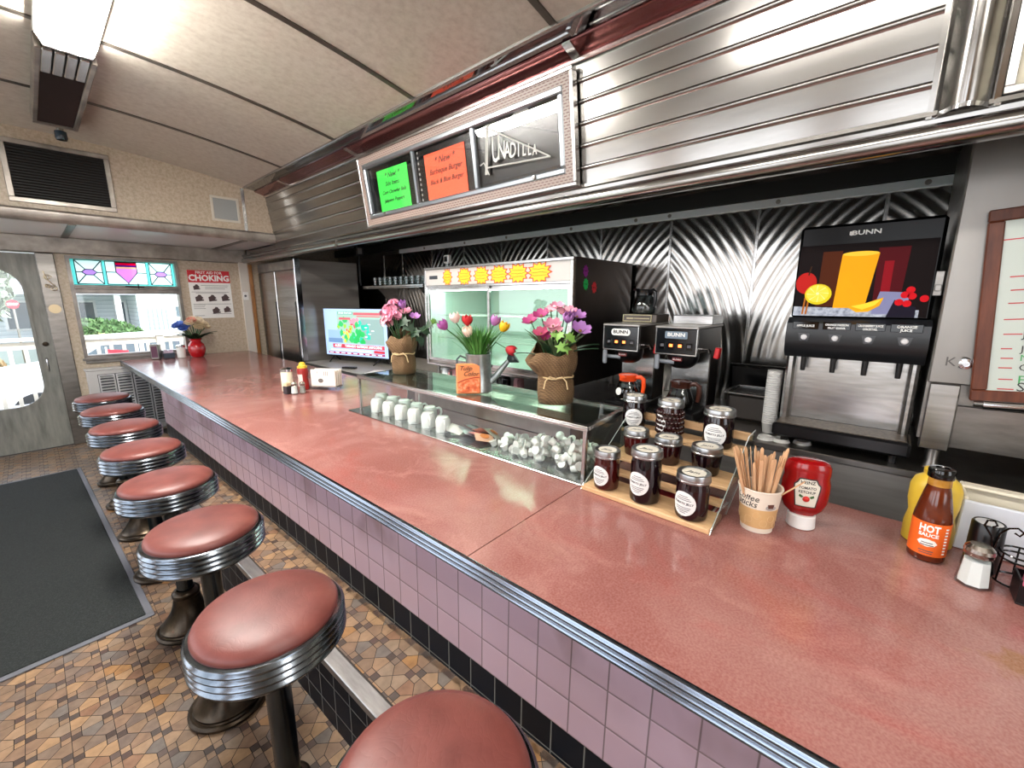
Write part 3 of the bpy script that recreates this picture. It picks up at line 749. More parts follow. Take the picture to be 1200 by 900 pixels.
for a, c, x in ((.30, .98, D-.03), (.94, 1.60, D-.022)):
    mb = MB(); mb.box(x, x+.005, a, c, .01, HH-.03, .001); sd_ = mb.build('sliding_door', dm, case)
    mb = MB(); mb.prism([(x-.022, HH-.075), (x, HH-.045), (x, HH-.085), (x-.006, HH-.085)], a, c, 'y'); mb.build('door_pull', M('pull_steel', '#c3bdb8', .3, .5), sd_)
mb = MB(); mb.box(D-.012, D-.006, .02, L-.015, .01, HH-.03); mb.build('back_sheet', M('case_back', '#3c3432', .35, .5), case, smooth=False)
mb = MB(); mb.box(.20, .206, 1.32, 1.332, .008, HH-.03, .001); mb.build('divider_post', steel, case)
HC = HH+.0015     # top of the case above its base
def CASE(x, y, h): return CMX @ Vector((x, y, h))
def case_top(xw, yw):
    p = CMX.inverted() @ Vector((xw, yw, cz)); return CMX @ Vector((p.x, p.y, HC))

# --- mugs upside down in the case
china = M('white_china', '#e4ebe8', .14)
def make_mug(m=china, h=.086, r=.043, inv=True):
    t = thing('coffee_mug', 'x', 'mug')
    mb = MB(); p = [(0, 0), (r*.72, 0), (r*.80, .002), (r*.80, .006), (r*.93, .014), (r, .03), (r, h), (r-.004, h), (r-.004, .03), (r*.85, .014), (0, .010)]
    if inv: p = [(a, h-z) for a, z in p]
    mb.lathe(p, 28); mb.build('cup', m, t)
    mb = MB(); s = -1 if inv else 1; z0 = h/2
    mb.tube([(r-.003, 0, z0+.026), (r+.014, 0, z0+.030), (r+.026, 0, z0+.018), (r+.028, 0, z0-.002), (r+.020, 0, z0-.022), (r-.002, 0, z0-.030)], .0058, 8, flat=1.3); mb.build('handle', m, t)
    return t
mug0 = make_mug()
spots = [('front', i, .062, .145+.127*i) for i in range(6)]+[('back', i, .158, .37+.128*i) for i in range(5)]
for k, (row, i, x, y) in enumerate(spots):
    m_ = mug0 if k == 0 else copy_tree(mug0)
    y += .80
    m_.location = CASE(x, y, .0085); m_.rotation_euler = (.02, 0, PI+1.05 if row == 'front' else -.5+.2*i)
    m_['group'] = 'upside-down white mugs in the glass case'
    n = (6 if row == 'front' else 5)-1-i
    m_['label'] = ('upside-down white mug in the glass case, %s from the left in the %s row' % (ORD[n], row))

# --- little creamer cups heaped in the case
cr_m = M('creamer_white', '#e9efe9', .3); foil = M('foil_lid', '#dfe6e2', .25, .2)
def make_creamer():
    t = thing('creamer_cup', 'small white creamer cup in the heap at the right end of the glass case', 'creamer', group='creamer cups heaped in the glass case')
    mb = MB(); mb.lathe([(0, 0), (.013, 0), (.0145, .003), (.0185, .026), (.0215, .028), (.0215, .0295), (.0185, .0295), (0, .029)], 14); mb.build('tub', cr_m, t)
    mb = MB(); mb.lathe([(.0215, .0297), (.0205, .0305), (0, .0305)], 14); mb.build('foil_lid', foil, t)
    return t
cr0 = make_creamer(); rr = random.Random(4); placed = []
def hcap(y): return .135 if y < .26 else max(.03, .13-(y-.22)*.27)
k = 0; tries = 0
while k < 92 and tries < 12000:
    tries += 1
    y = .045+.55*rr.random()**1.25; x = .034+.17*rr.random()
    cap = hcap(y)*(1-.35*max(0, (x-.12)/.1))
    # settle: lowest free height at this spot
    z = .024
    for _ in range(40):
        hit = [q for q in placed if (q[0]-x)**2+(q[1]-y)**2+(q[2]-z)**2 < .0365**2]
        if not hit: break
        z += .004
    if z > cap or hit: continue
    placed.append((x, y, z))
    c = cr0 if k == 0 else copy_tree(cr0)
    e = Euler((rr.uniform(-2.2, 2.2), rr.uniform(-1.2, 1.2), rr.uniform(0, 6.28)))
    c.rotation_euler = e; off = e.to_matrix() @ Vector((0, 0, .015))
    c.location = CASE(x, y, z)-off; k += 1
# --- sugar and jam packets between the mugs and creamers
def packet(name, label, col, x, y, rz, w=.05, h=.065, t=.006, print_col=None, grp=None, tilt=(0, 0), z=.0095):
    p = thing(name, label, "packet", CASE(x, y+.12, z), group=grp, rot=(tilt[0], tilt[1], rz))
    mb = MB(); n = 6
    for sgn in (1, -1):
        g = [[mb.v((-w/2+w*i/n, -h/2+h*j/n, t/2+sgn*t/2*math.sin(PI*i/n)**.6*math.sin(PI*j/n)**.6 if 0 < i < n and 0 < j < n else t/2)) for j in range(n+1)] for i in range(n+1)]
        for i in range(n):
            for j in range(n): mb.f([g[i][j], g[i+1][j], g[i+1][j+1], g[i][j+1]])
    bmesh.ops.remove_doubles(mb.bm, verts=mb.bm.verts[:], dist=1e-5)
    mb.build('wrapper', col, p)
    if print_col:
        mb = MB(); mb.prism(circ(0, 0, w*.30, 14), t+.0004, t+.0009, 'z'); mb.build('print', print_col, p)
    return p
pk = M('packet_white', '#dfe1dc', .45); pkg = M('packet_grey', '#a9adb4', .35, .3); pkp = M('packet_peach', '#e3b79a', .5); pkr = M('packet_pink', '#d98f8f', .5)
prr = M('print_red', '#b9474a', .5); pro = M('print_orange', '#d9803f', .5)
for i, (x, y, rz, c, pc, lab) in enumerate(((.075, .74, .3, pk, None, 'white packet lying by the last mug in the glass case'), (.10, .685, .9, pkg, gray_ink, 'grey packet leaning beside the mugs in the glass case'), (.16, .68, .2, pkg, gray_ink, 'grey packet at the back of the glass case floor'),
        (.075, .635, 1.2, pkg, None, 'grey packet lying flat in the middle of the glass case'), (.085, .575, .4, pkr, prr, 'pink printed packet in the glass case'), (.145, .60, 1.5, pkp, prr, 'peach packet at the back, next to the pink one'),
        (.07, .52, .9, pkp, pro, 'peach packet with an orange print beside the creamers'), (.15, .53, .2, pk, pro, 'white packet with an orange print at the back of the creamer heap'))):
    packet('condiment_packet', lab, c, x, y, rz, print_col=pc, grp='packets in the glass case', tilt=(.45 if i % 2 else .2, .3 if i % 3 else -.2), w=.085, h=.10, t=.018, z=.026)
# ================================================================== THINGS ON THE COUNTER AND CASE
def face(dx, dy): return math.atan2(dx, -dy)      # turn a thing whose front is local -Y towards (dx, dy)
TOCAM = lambda x, y: face(-.761-x, 0-y)
burlap = bpy.data.materials.new('burlap'); burlap.use_nodes = True
_nt = burlap.node_tree; _b = _nt.nodes['Principled BSDF']; _v = coords(_nt)
_w1 = _nt.nodes.new('ShaderNodeTexWave'); _w1.bands_direction = 'Z'; _w1.inputs['Scale'].default_value = 42; _w1.inputs['Distortion'].default_value = 2.5; _w1.inputs['Detail Scale'].default_value = 3; _nt.links.new(_v, _w1.inputs['Vector'])
_w2 = _nt.nodes.new('ShaderNodeTexWave'); _w2.bands_direction = 'DIAGONAL'; _w2.inputs['Scale'].default_value = 36; _w2.inputs['Distortion'].default_value = 2.5; _nt.links.new(_v, _w2.inputs['Vector'])
_h = mnode(_nt, 'MULTIPLY', _w1.outputs['Fac'], _w2.outputs['Fac'])
_r = ramp(_nt, mnode(_nt, 'ADD', mnode(_nt, 'MULTIPLY', _h, .45), mnode(_nt, 'MULTIPLY', noise(_nt, _v, 12), .5)), [(.15, '#55402a'), (.5, '#7d6142'), (.85, '#997a54')])
_nt.links.new(_r.outputs['Color'], _b.inputs['Base Color']); setin(_b, rough=.9); bump(_nt, _b, _h, .7, .004)
twine = M('twine', '#d3b98c', .8)
def leaf_m(n, c): return M(n, c, .5)
lg, lgd, lgl = leaf_m('leaf_green', '#2f5a2a'), leaf_m('leaf_dark', '#1c3a22'), leaf_m('leaf_light', '#77a548')

def patch(mb, fn, nu=4, nv=5, X=None):
    g = [[mb.v(fn(-1+2*i/nu, j/nv), X) for j in range(nv+1)] for i in range(nu+1)]
    for i in range(nu):
        for j in range(nv): mb.f([g[i][j], g[i+1][j], g[i+1][j+1], g[i][j+1]])
def look(p, d):
    """matrix at p whose local Z points along d"""
    q = Vector(d).to_track_quat('Z', 'Y'); return Matrix.Translation(p) @ q.to_matrix().to_4x4()
def tulip_bloom(mb, X, R=.022, H=.05, k=6):
    for i in range(k):
        a0 = 2*PI*i/k; s = 1.0 if i % 2 else .9
        def fn(u, v, a0=a0, s=s):
            r = R*s*math.sin(PI*(.10+.66*v))+.001; w = .72*math.sqrt(max(0, 1-v**2.6))
            return (r*math.cos(a0+u*w), r*math.sin(a0+u*w), H*(v*(1-.10*u*u)))
        patch(mb, fn, 4, 6, X)
def blossom(mb, X, R=.035, k=6, cup=.35, wide=.50):
    for i in range(k):
        a0 = 2*PI*i/k
        def fn(u, v, a0=a0):
            r = R*v; w = R*wide*math.sin(PI*min(1, .08+.80*v))*u
            return (r*math.cos(a0)-w*math.sin(a0), r*math.sin(a0)+w*math.cos(a0), cup*R*(v**1.6)+.12*R*u*u)
        patch(mb, fn, 2, 4, X)
def blade(mb, p0, d, L, w, bend=.3, X=None):
    p0 = Vector(p0); d = Vector(d).normalized(); side = d.cross(Vector((0, 0, 1)));
    if side.length < .01: side = Vector((1, 0, 0))
    side.normalize(); out = Vector((d.x, d.y, 0)); out = out.normalized() if out.length > .01 else Vector((1, 0, 0))
    def fn(u, v):
        c = p0+d*(L*v)+out*(bend*L*v*v)-Vector((0, 0, 1))*(bend*L*.55*v**3)
        return tuple(c+side*(w*u*math.sin(PI*min(.97, .15+.85*v)))+d.cross(side)*(w*.25*abs(u)))
    patch(mb, fn, 2, 6, X)
def ivy(mb, X, s=.05):
    o = [(0, 0), (.35, .12), (.62, -.18), (.60, .28), (1.0, .42), (.55, .58), (.42, .95), (.12, .72), (0, 1.25), (-.12, .72), (-.42, .95), (-.55, .58), (-1.0, .42), (-.60, .28), (-.62, -.18), (-.35, .12)]
    c = mb.v((0, .35*s, .0), X); vs = [mb.v((x*s*.8, y*s, -.16*s*abs(x)), X) for x, y in o]
    for i in range(len(vs)): mb.f([c, vs[i], vs[(i+1) % len(vs)]])

def bag(prof, flare, seed, t=None):
    """gathered burlap wrap: uneven folds, one corner of the cloth flopping out to the left"""
    mb = MB(); rr = random.Random(seed); n = 44
    ph = [rr.uniform(0, 6.28) for _ in range(5)]
    rings = []
    for (r, z, amp) in prof:
        ring = []
        for i in range(n):
            a = 2*PI*i/n
            q = r*(1+amp*(.5*math.sin(5*a+ph[0])+.35*math.sin(9*a+ph[1])+.25*math.sin(13*a+ph[2])))
            q += flare*.72*math.exp(-((z-.225)/.07)**2)*max(0, math.cos(a-3.35))**2.4
            zz = z
            if z > .2: zz += (z-.2)/.1*(.03*math.sin(a)+.02*math.cos(a-.6)+.012*math.sin(4*a+ph[3]))
            ring.append(mb.v((q*math.cos(a), q*math.sin(a), zz)))
        rings.append(ring)
    for a, c in zip(rings, rings[1:]):
        for i in range(n): mb.f([a[i], a[(i+1) % n], c[(i+1) % n], c[i]])
    mb.f(rings[0][::-1])
    return mb
pinks = [M('petal_'+n, c, .55) for n, c in (('magenta', '#a83a74'), ('orchid', '#a873b4'), ('pink', '#dc8fa8'), ('rose', '#bf4f72'), ('pale', '#e8b6c2'))]
def bouquet(name, label, loc, rz, seed, hues, flap, low=False):
    b = thing(name, label, 'bouquet', loc, rz); rr = random.Random(seed)
    pr = [(.076, .0, .0), (.088, .004, .02), (.092, .05, .03), (.09, .10, .03), (.080, .132, .04), (.079, .140, .04), (.093, .165, .05), (.101, .195, .05), (.103, .225, .05), (.099, .26, .06), (.093, .29, .07)]
    if low: pr = [(r*.86, z*.98, a) for r, z, a in pr[:-2]]+[(.070, .25, .07), (.066, .275, .08)]
    bag(pr, flap, seed).build('burlap_wrap', burlap, b, sharp=80)
    mb = MB(); q = .086 if not low else .074
    mb.tube([(q*1.0*math.cos(2*PI*i/24), q*math.sin(2*PI*i/24), .136+.004*math.sin(i)) for i in range(25)], .0042, 6)
    for s in (-1, 1): mb.tube([(s*.004, -q-.002, .138), (s*.03, -q-.012, .146), (s*.05, -q-.010, .125), (s*.058, -q-.004, .085)], .0035, 6)
    mb.build('twine_bow', twine, b)
    mb = MB(); mb.lathe([(0, .2), (.06, .205), (0, .21)], 10); mb.build('foam', M('foam_green', '#2c3d22', .9), b)
    heads = []
    for i, (x, y, z, R, hue, kind) in enumerate(hues):
        d = Vector((x*1.4, y*1.4-.25, .5)).normalized()
        mb = MB(); mb.tube([(x*.3, y*.3, .20), (x*.7, y*.7, .20+(z-.2)*.6), (x, y, z)], .003, 5); mb.build('stem', lg, b)
        mb = MB(); X = look((x, y, z), d)
        if kind == 't': tulip_bloom(mb, X, R*.75, R*1.6)
        elif kind == 'c':
            for q in range(9):
                e = Vector((rr.uniform(-1, 1), rr.uniform(-1, 1), rr.uniform(-.2, 1))).normalized()
                blossom(mb, look(Vector((x, y, z))+e*R*.7, e), R*.62, 5, .25, .6)
        else: blossom(mb, X, R*1.22, 6, .55, .48)
        fl = mb.build('blossom', pinks[hue], b, sharp=60)
        mb = MB(); mb.ball((0, 0, R*.15), R*.2, X, u=8, w=6)
        if kind == 'b': mb.build('flower_centre', M('petal_centre', '#8a6a3a', .7), fl)
    return b
# tall bouquet near the right end of the case (local -Y faces the customer)
bq = bouquet('burlap_bouquet', 'burlap-wrapped bouquet of magenta and orchid flowers at the right end of the glass case', case_top(.955, 1.235), face(-1, -.72), 3,
    [(-.125, -.01, .40, .036, 0, 'b'), (-.075, -.02, .43, .034, 0, 'b'), (-.02, -.03, .38, .038, 2, 'b'), (-.075, -.04, .345, .032, 3, 'b'), (-.055, -.05, .325, .03, 0, 'b'), (.0, .02, .47, .03, 2, 'b'), (.035, .0, .44, .034, 4, 'b'),
     (.05, -.03, .405, .036, 1, 't'), (.095, .0, .425, .036, 1, 'b'), (.11, -.05, .36, .042, 1, 'b'), (.06, .02, .45, .03, 2, 'b'), (-.03, .0, .455, .026, 4, 'b'), (-.005, -.05, .36, .03, 4, 'b')], .075)
rr = random.Random(15); mb = MB()
for i in range(34):
    a = rr.uniform(0, 6.28); blade(mb, (.03*math.cos(a), .03*math.sin(a), .24), (.75*math.cos(a), .6*math.sin(a), 1), rr.uniform(.11, .19), rr.uniform(.006, .014), .15)
mb.build('filler_leaf', M('filler_green', '#5a7048', .6), bq, sharp=80)
mb = MB()
for x, y, z, a, s in ((.03, -.115, .27, .2, .055), (.015, -.105, .33, -.7, .045), (.06, -.10, .32, .6, .05), (-.01, -.09, .335, .2, .035)): ivy(mb, Matrix.Translation((x, y, z)) @ Euler((1.15, a, a*.6)).to_matrix().to_4x4(), s)
mb.build('ivy_leaf', lgl, bq, sharp=80)
mb = MB()
for x, y, z, d in ((-.10, -.03, .27, (-.7, -.3, .25)), (.10, -.03, .29, (.8, -.2, .3)), (.12, .0, .30, (.9, .2, .35)), (-.05, -.05, .29, (-.2, -.5, .5)), (.05, -.06, .30, (.25, -.5, .4)), (.0, -.03, .30, (.0, -.2, .8))): blade(mb, (x*.6, y, z-.03), d, .12, .020, .25)
mb.build('leaf', lgd, bq, sharp=80)
bq2 = bouquet('burlap_bouquet', 'burlap-wrapped bouquet of pink flowers at the left end of the glass case, trailing ivy', case_top(.872, 2.435), face(-1, -.72), 8,
    [(-.065, -.03, .42, .046, 2, 'c'), (-.10, -.01, .385, .046, 2, 'c'), (-.035, -.04, .375, .048, 2, 'c'), (-.075, -.04, .345, .046, 4, 'c'), (-.05, .0, .455, .038, 2, 'c'), (-.105, -.02, .345, .034, 3, 'c'), (.02, -.02, .435, .036, 1, 't'), (.03, .0, .40, .034, 2, 'b'), (.095, -.02, .37, .03, 1, 'b')], .035, low=True)
mb = MB()
for x, y, z, a, s in ((.06, -.07, .29, .3, .07), (.10, -.06, .25, -.4, .07), (.16, -.05, .27, .5, .06), (.20, -.05, .31, -.3, .055), (.03, -.07, .32, -.3, .07), (.13, -.06, .21, .9, .06)): ivy(mb, Matrix.Translation((x, y, z)) @ Euler((1.2, a, a*.8)).to_matrix().to_4x4(), s)
mb.build('ivy_leaf', lgd, bq2, sharp=80)
mb = MB(); ivy(mb, Matrix.Translation((.235, -.05, .335)) @ Euler((1.2, .3, .9)).to_matrix().to_4x4(), .042); mb.build('young_leaf', lgl, bq2, sharp=80)
mb = MB(); mb.tube([(.02, -.03, .25), (.08, -.05, .28), (.15, -.045, .285), (.24, -.045, .345)], .003, 5); mb.build('vine', lg, bq2)

# --- galvanised watering can with tulips
CANP = case_top(.853, 1.69); CANR = face(-.68, -.73)
galv = NM('galvanised', [(.3, '#8b9493'), (.55, '#a9b1b0'), (.75, '#c3cac8')], 16, rough=.36, metal=.85, detail=5)
can = thing('watering_can', 'galvanised watering can holding artificial tulips on the glass case', 'watering can', CANP, CANR)
mb = MB(); mb.lathe([(0, 0), (.074, 0), (.077, .004), (.074, .008), (.068, .20), (.071, .206), (.071, .212), (.066, .212), (.064, .2), (.066, .02), (0, .02)], 36); mb.build('body', galv, can)
mb = MB(); mb.tube([(.065, -.01, .055), (.10, -.015, .09), (.165, -.022, .172)], [.024, .018, .013], 14); mb.build('spout', galv, can)
mb = MB(); X = look((.165, -.022, .172), (.78, -.1, .60)); mb.lathe([(.013, 0), (.018, .004), (.042, .038), (.044, .042), (.042, .044), (0, .048)], 24, X); mb.build('sprinkler_rose', M('rose_dark', '#4d5458', .4, .8), can)
mb = MB(); mb.tube([(-.066, 0, .185), (-.10, 0, .20), (-.118, 0, .18), (-.116, 0, .14), (-.10, 0, .10), (-.07, 0, .085)], .009, 10, flat=.6); mb.build('handle', M('can_handle', '#565d60', .4, .8), can)
mb = MB(); mb.lathe([(0, .185), (.06, .19), (0, .195)], 12); mb.build('foam', M('foam_green', '#2c3d22', .9), can)
def canp(x, y, z): return Vector(CANP)+Matrix.Rotation(CANR, 3, 'Z') @ Vector((x, y, z))
TL = [(-.172, -.02, .352, '#a8559f', (-.55, -.1, .7), 'purple tulip leaning far left out of the watering can'), (-.118, .0, .385, '#efd9cf', (-.2, 0, .9), 'creamy pink tulip at the back left of the watering can'),
      (-.055, -.02, .372, '#c41f28', (-.05, -.15, .9), 'red tulip standing upright in the middle of the watering can'), (-.055, -.06, .315, '#f2dcc9', (0, -.3, .85), 'creamy white tulip low at the front of the watering can'),
      (.088, .0, .37, '#b06fae', (.3, 0, .85), 'mauve tulip at the right of the watering can'), (.132, -.02, .338, '#f0c01c', (.35, -.1, .75), 'yellow tulip at the right of the watering can'),
      (.155, -.05, .242, '#b81a26', (.75, -.2, -.30), 'red tulip drooping over the spout of the watering can')]
for i, (x, y, z, c, d, lab) in enumerate(TL):
    t = thing('tulip', lab, 'tulip', canp(x*.15, y*.15, .205), CANR, group='artificial tulips in the watering can')
    o = Vector((x*.15, y*.15, .205)); e = Vector((x, y, z))-o; d = Vector(d).normalized()
    mid = e*.55+Vector((0, 0, .05 if i == 6 else .01)); b = e-d*.006
    mb = MB(); mb.tube([(0, 0, -.01), tuple(mid), tuple(b)], .0032, 6); mb.build('stem', lg, t)
    mb = MB(); tulip_bloom(mb, look(b, d), .029, .062); mb.build('bloom', M('tulip_%d' % i, c, .5), t, sharp=60)
fo = thing('tulip_foliage', 'dense upright green tulip leaves filling the watering can', 'leaves', canp(0, 0, .20), CANR)
rr = random.Random(5); mb = MB()
for i in range(210):
    a = rr.uniform(0, 6.28); q = rr.uniform(0, .055); s = rr.uniform(.05, .8)
    blade(mb, (q*math.cos(a), q*math.sin(a), 0), (s*math.cos(a), s*math.sin(a)*.7, 1), rr.uniform(.11, .19), rr.uniform(.003, .0065), rr.uniform(0, .25))
o = mb.build('blades', M('tulip_leaf', '#4f8a3a', .5), fo, sharp=80); o['kind'] = 'stuff'
# --- seed packet leaning on the can
pkt = thing('seed_packet', 'orange tulip packet leaning on the front of the watering can', 'packet', case_top(.760, 1.672)+Vector((0, 0, .0012)), rot=(-.10, 0, face(-.68, -.73)))
mb = MB(); mb.box(-.066, .066, -.008, .008, 0, .165, .006); mb.build('pouch', M('packet_orange', '#e6894f', .5), pkt)
mb = MB(); mb.prism([(-.06, .008), (.06, .008), (.06, .075), (.02, .082), (-.03, .066), (-.06, .05)], -.0092, -.008, 'y'); mb.build('picture', NM('packet_pic', [(.3, '#b83d1a'), (.5, '#e0703c'), (.7, '#f3b489')], 40, rough=.5), pkt, smooth=False)
mb = MB(); mb.tube([(-.06, -.0092, .062), (-.02, -.0092, .078), (.03, -.0092, .088), (.06, -.0092, .09)], .0025, 4); mb.build('curve', M('packet_red', '#b0341c', .5), pkt)
text('Tulip', .034, ink, pkt, (-.015, -.009, .138), FRONT, shear=.35); text('Color', .034, ink, pkt, (.012, -.009, .108), FRONT, shear=.35)

# --- jam jars on a tiered wooden rack
rackw = NM('pine', [(.3, '#c39a6e'), (.7, '#dbb88c')], 5, rough=.5, stretch=(9, 1.2, 9))
RX, RY = .642, .366; rz0 = ctop(RY)+.0008
TL_ = .02027
rack = thing('jar_rack', 'three-tier pale wooden rack with clear sides holding jam jars', 'rack', (RX, RY, rz0), rot=(TL_, 0, 0))
W = .50
mb = MB(); mb.box(0, .145, 0, W, 0, .018, .002); mb.build('bottom_shelf', rackw, rack)
mb = MB(); mb.box(.15, .20, .01, W-.01, .036, .05, .002); mb.box(.198, .36, .004, W-.004, .086, .098, .002); mb.build('middle_shelf', rackw, rack)
mb = MB(); mb.box(.362, .50, .0, W+.02, .162, .175, .002); mb.build('top_shelf', rackw, rack)
mb = MB(); mb.box(.475, .49, .0, W+.02, .205, .24, .002); mb.build('back_rail', rackw, rack)
ac = PANE('acrylic', '#eef4f2', 1.3)
for k, y in enumerate((-.004, W+.001)):
    mb = MB(); mb.prism([(0, 0), (.19, 0), (.50, .16), (.50, .25), (.40, .25), (.02, .02)], y, y+.003, 'y'); mb.build('clear_side', ac, rack, smooth=False)
    mb = MB()
    for a, c in (((0, 0), (.40, .25)), ((.40, .25), (.50, .25)), ((.19, 0), (.50, .16))): mb.tube([(a[0], y+.0015, a[1]), (c[0], y+.0015, c[1])], .0016, 4)
    mb.build('side_edge', M('acrylic_edge', '#d9e0de', .15), rack)
lf = thing('leaflet_stack', 'small stack of red and white leaflets behind the bottom row of jars', 'leaflets', (RX+.16, RY+.02, rz0+.0006), rot=(TL_, 0, 0))
for k in range(5):
    mb = MB(); mb.box(0, .13, .0, .22, .0015+k*.0022, .003+k*.0022, X=Matrix.Translation((.004*(k % 3), .006*k, 0)) @ Matrix.Rotation(.02*(k-2), 4, 'Z')); mb.build('leaflet', [white_pp, prr, white_pp, M('leaf_brown', '#6a4a44', .6), M('leaflet_red', '#a5222c', .5)][k], lf, smooth=False)
lid_m = M('zinc_lid', '#a5a6a6', .36, 1); ring_m = M('lid_band', '#a9abac', .3, 1); lid_p = M('lid_paper', '#d6d0c2', .5)
def jam(n, c): return M('jam_'+n, c, .06, spec=.6)
jred, jdark, jplum, jber = jam('red', '#3b0c0a'), jam('dark', '#12060a'), jam('plum', '#1c070b'), jam('berry', '#26090b')
lab_m = M('jar_label', '#dededc', .6)
def make_jar(lab, x, y, z, h, r, m, ang=0.0, bumps=False, low=False, label=True, top='Jam'):
    j = thing('jam_jar', lab, 'jar', (x, y, z+(y-RY)*TL_+.0008), face(-1, 0)+ang, group='jars of jam on the wooden rack')
    hb = h-.026
    mb = MB()
    if low: p = [(0, 0), (r*.80, 0), (r*.84, .004), (r*.90, hb*.45), (r*.985, hb*.9), (r*.94, hb), (r*.93, h-.004), (0, h-.004)]
    else: p = [(0, 0), (r*.84, 0), (r*.92, .004), (r*.965, .016), (r*.97, hb*.5), (r*.965, hb*.82), (r*.88, hb*.97), (r*.87, h-.004), (0, h-.004)]
    mb.lathe(p, 36); body = mb.build('glass_body', m, j)
    if bumps:
        mb = MB()
        for i in range(5):
            for k in range(20):
                a = 2*PI*(k+.5*(i % 2))/20; q = r*.955; mb.ball((q*math.cos(a), q*math.sin(a), .02+i*(hb-.05)/4), .009, u=8, w=5)
        mb.build('dimple_pattern', m, j)
    mb = MB(); mb.lathe([(r*.93, h-.030), (r*1.0, h-.029), (r*1.015, h-.024), (r*.985, h-.021), (r*1.0, h-.016), (r*.985, h-.012), (r*.985, h-.004), (r*.96, h), (r*.86, h), (r*.86, h-.002)], 40); mb.build('screw_band', ring_m, j)
    mb = MB(); mb.lathe([(r*.88, h-.003), (0, h-.003)], 32); li = mb.build('lid', lid_m, j)
    mb = MB(); mb.lathe([(r*.70, h-.0022), (0, h-.0022)], 32); mb.build('lid_sticker', lid_p, li)
    text(top, r*.5, gray_ink, li, (0, -.003, h-.0016), (0, 0, .2), shear=.3, ext=.0002)
    if label and not low:
        R, q, cz_ = min(r*.78, hb*.40), r*.975, hb*.44
        mb = MB(); n, mm = 20, 5; c = mb.v((0, -q-.0006, cz_)); prev = None; rings = []
        for b in range(1, mm+1):
            ring = []
            for i in range(n):
                a = 2*PI*i/n; u = R*b/mm*math.cos(a)/q; ring.append(mb.v(((q+.0006)*math.sin(u), -(q+.0006)*math.cos(u), cz_+R*b/mm*math.sin(a))))
            rings.append(ring)
        for i in range(n): mb.f([c, rings[0][i], rings[0][(i+1) % n]])
        for a_, c_ in zip(rings, rings[1:]):
            for i in range(n): mb.f([a_[i], c_[i], c_[(i+1) % n], a_[(i+1) % n]])
        lb = mb.build('round_label', lab_m, j)
        mb = MB()
        def line(zc, w, t):
            pts = [((q+.0009)*math.sin(u), -(q+.0009)*math.cos(u), zc) for u in [(-w+2*w*i/8)/q for i in range(9)]]
            for a_, c_ in zip(pts, pts[1:]):
                mb.poly([(a_[0], a_[1], zc-t/2), (c_[0], c_[1], zc-t/2), (c_[0], c_[1], zc+t/2), (a_[0], a_[1], zc+t/2)])
        for f_, w in ((.62, .35), (.46, .52), (.32, .62), (-.30, .62), (-.44, .55), (-.58, .42), (-.72, .25)): line(cz_+R*f_, R*w, R*.055)
        mb.build('small_print', gray_ink, lb, smooth=False)
        text('TOMATO JELLY', R*.24, ink, lb, (0, -q-.0008, cz_+R*.03), FRONT, ext=.0002, wrap=q, bold=.0003)
    return j
bz = rz0+.0185
for a in (('red jam jar at the left end of the bottom row of the rack', .700, .785, bz, .160, .052, jred, -.15), ('tallest jam jar, dark, in the middle of the bottom row of the rack', .702, .622, bz, .205, .058, jdark, -.15), ('dark jam jar at the right end of the bottom row of the rack', .700, .447, bz, .165, .057, jplum, -.22)): make_jar(*a)
mz = rz0+.0985
for a in (('squat red jam jar at the left of the middle shelf, behind the tallest jar', .935, .775, mz, .112, .055, jred), ('squat dark jam jar in the centre of the middle shelf', .935, .632, mz, .112, .056, jber), ('squat almost black jam jar at the right of the middle shelf', .935, .478, mz, .112, .058, jdark)): make_jar(*a, low=True)
tz = rz0+.1755
make_jar('dark jam jar with a round label at the left of the top shelf', 1.062, .850, tz, .155, .054, jdark, .40)
make_jar('dimpled dark red jam jar in the middle of the top shelf', 1.062, .680, tz, .16, .056, jber, -.75, bumps=True)
make_jar('dark jam jar with a round label at the right of the top shelf', 1.062, .478, tz, .16, .060, jdark, .0)

# --- paper cup of wooden stirrers
cup = thing('paper_cup', 'printed paper cup full of wooden coffee stirrers', 'cup', (.815, .262, ctop(.262)+.0008), TOCAM(.815, .262))
kraft = M('cup_beige', '#cfa873', .6); cupw = M('cup_white', '#e3d9c8', .55)
RB, RT, CH = .049, .066, .150
def cr(z): return RB+(RT-RB)*z/CH
mb = MB(); mb.lathe([(0, .004), (RB-.003, .004), (RB-.003, 0), (RB, 0), (RT, CH), (RT+.003, CH+.002), (RT+.002, CH+.006), (RT-.003, CH+.004), (RB-.001, .008), (0, .008)], 40); mb.build('cup_wall', cupw, cup)
mb = MB(); mb.lathe([(cr(.018)+.0004, .018), (cr(.088)+.0004, .088)], 40); bd = mb.build('beige_band', kraft, cup)
mb = MB()
for i in range(16):
    a = i*.42+1.2; z = .03+.045*((i*7) % 5)/5; r_ = cr(z)+.0012
    mb.tube([(r_*math.sin(a+.22*math.cos(t)), -r_*math.cos(a+.22*math.cos(t)), z+.012*math.sin(t)) for t in [2*PI*k/12 for k in range(13)]], .0007, 4)
mb.build('swirl_pattern', M('cup_swirl', '#e0c190', .6), bd)
for s_, z, sh in (('Coffee', .126, 0), ('Sticks', .104, 0)): text(s_, .030, ink, cup, (0, 0, 0), (0, 0, 0), shear=.2, ext=.0003, X=Matrix.Rotation(-.62, 4, 'Z') @ Matrix.Translation((0, -cr(z)-.0006, z)) @ R90, wrap=cr(z))
mb = MB(); X = Matrix.Rotation(.62, 4, 'Z') @ Matrix.Translation((0, -cr(.1)-.001, .10))
mb.prism(circ(0, 0, .017, 16, .009), -.0006, 0, 'y', X); ec = mb.build('printed_saucer', M('print_grey', '#a8a29c', .6), cup)
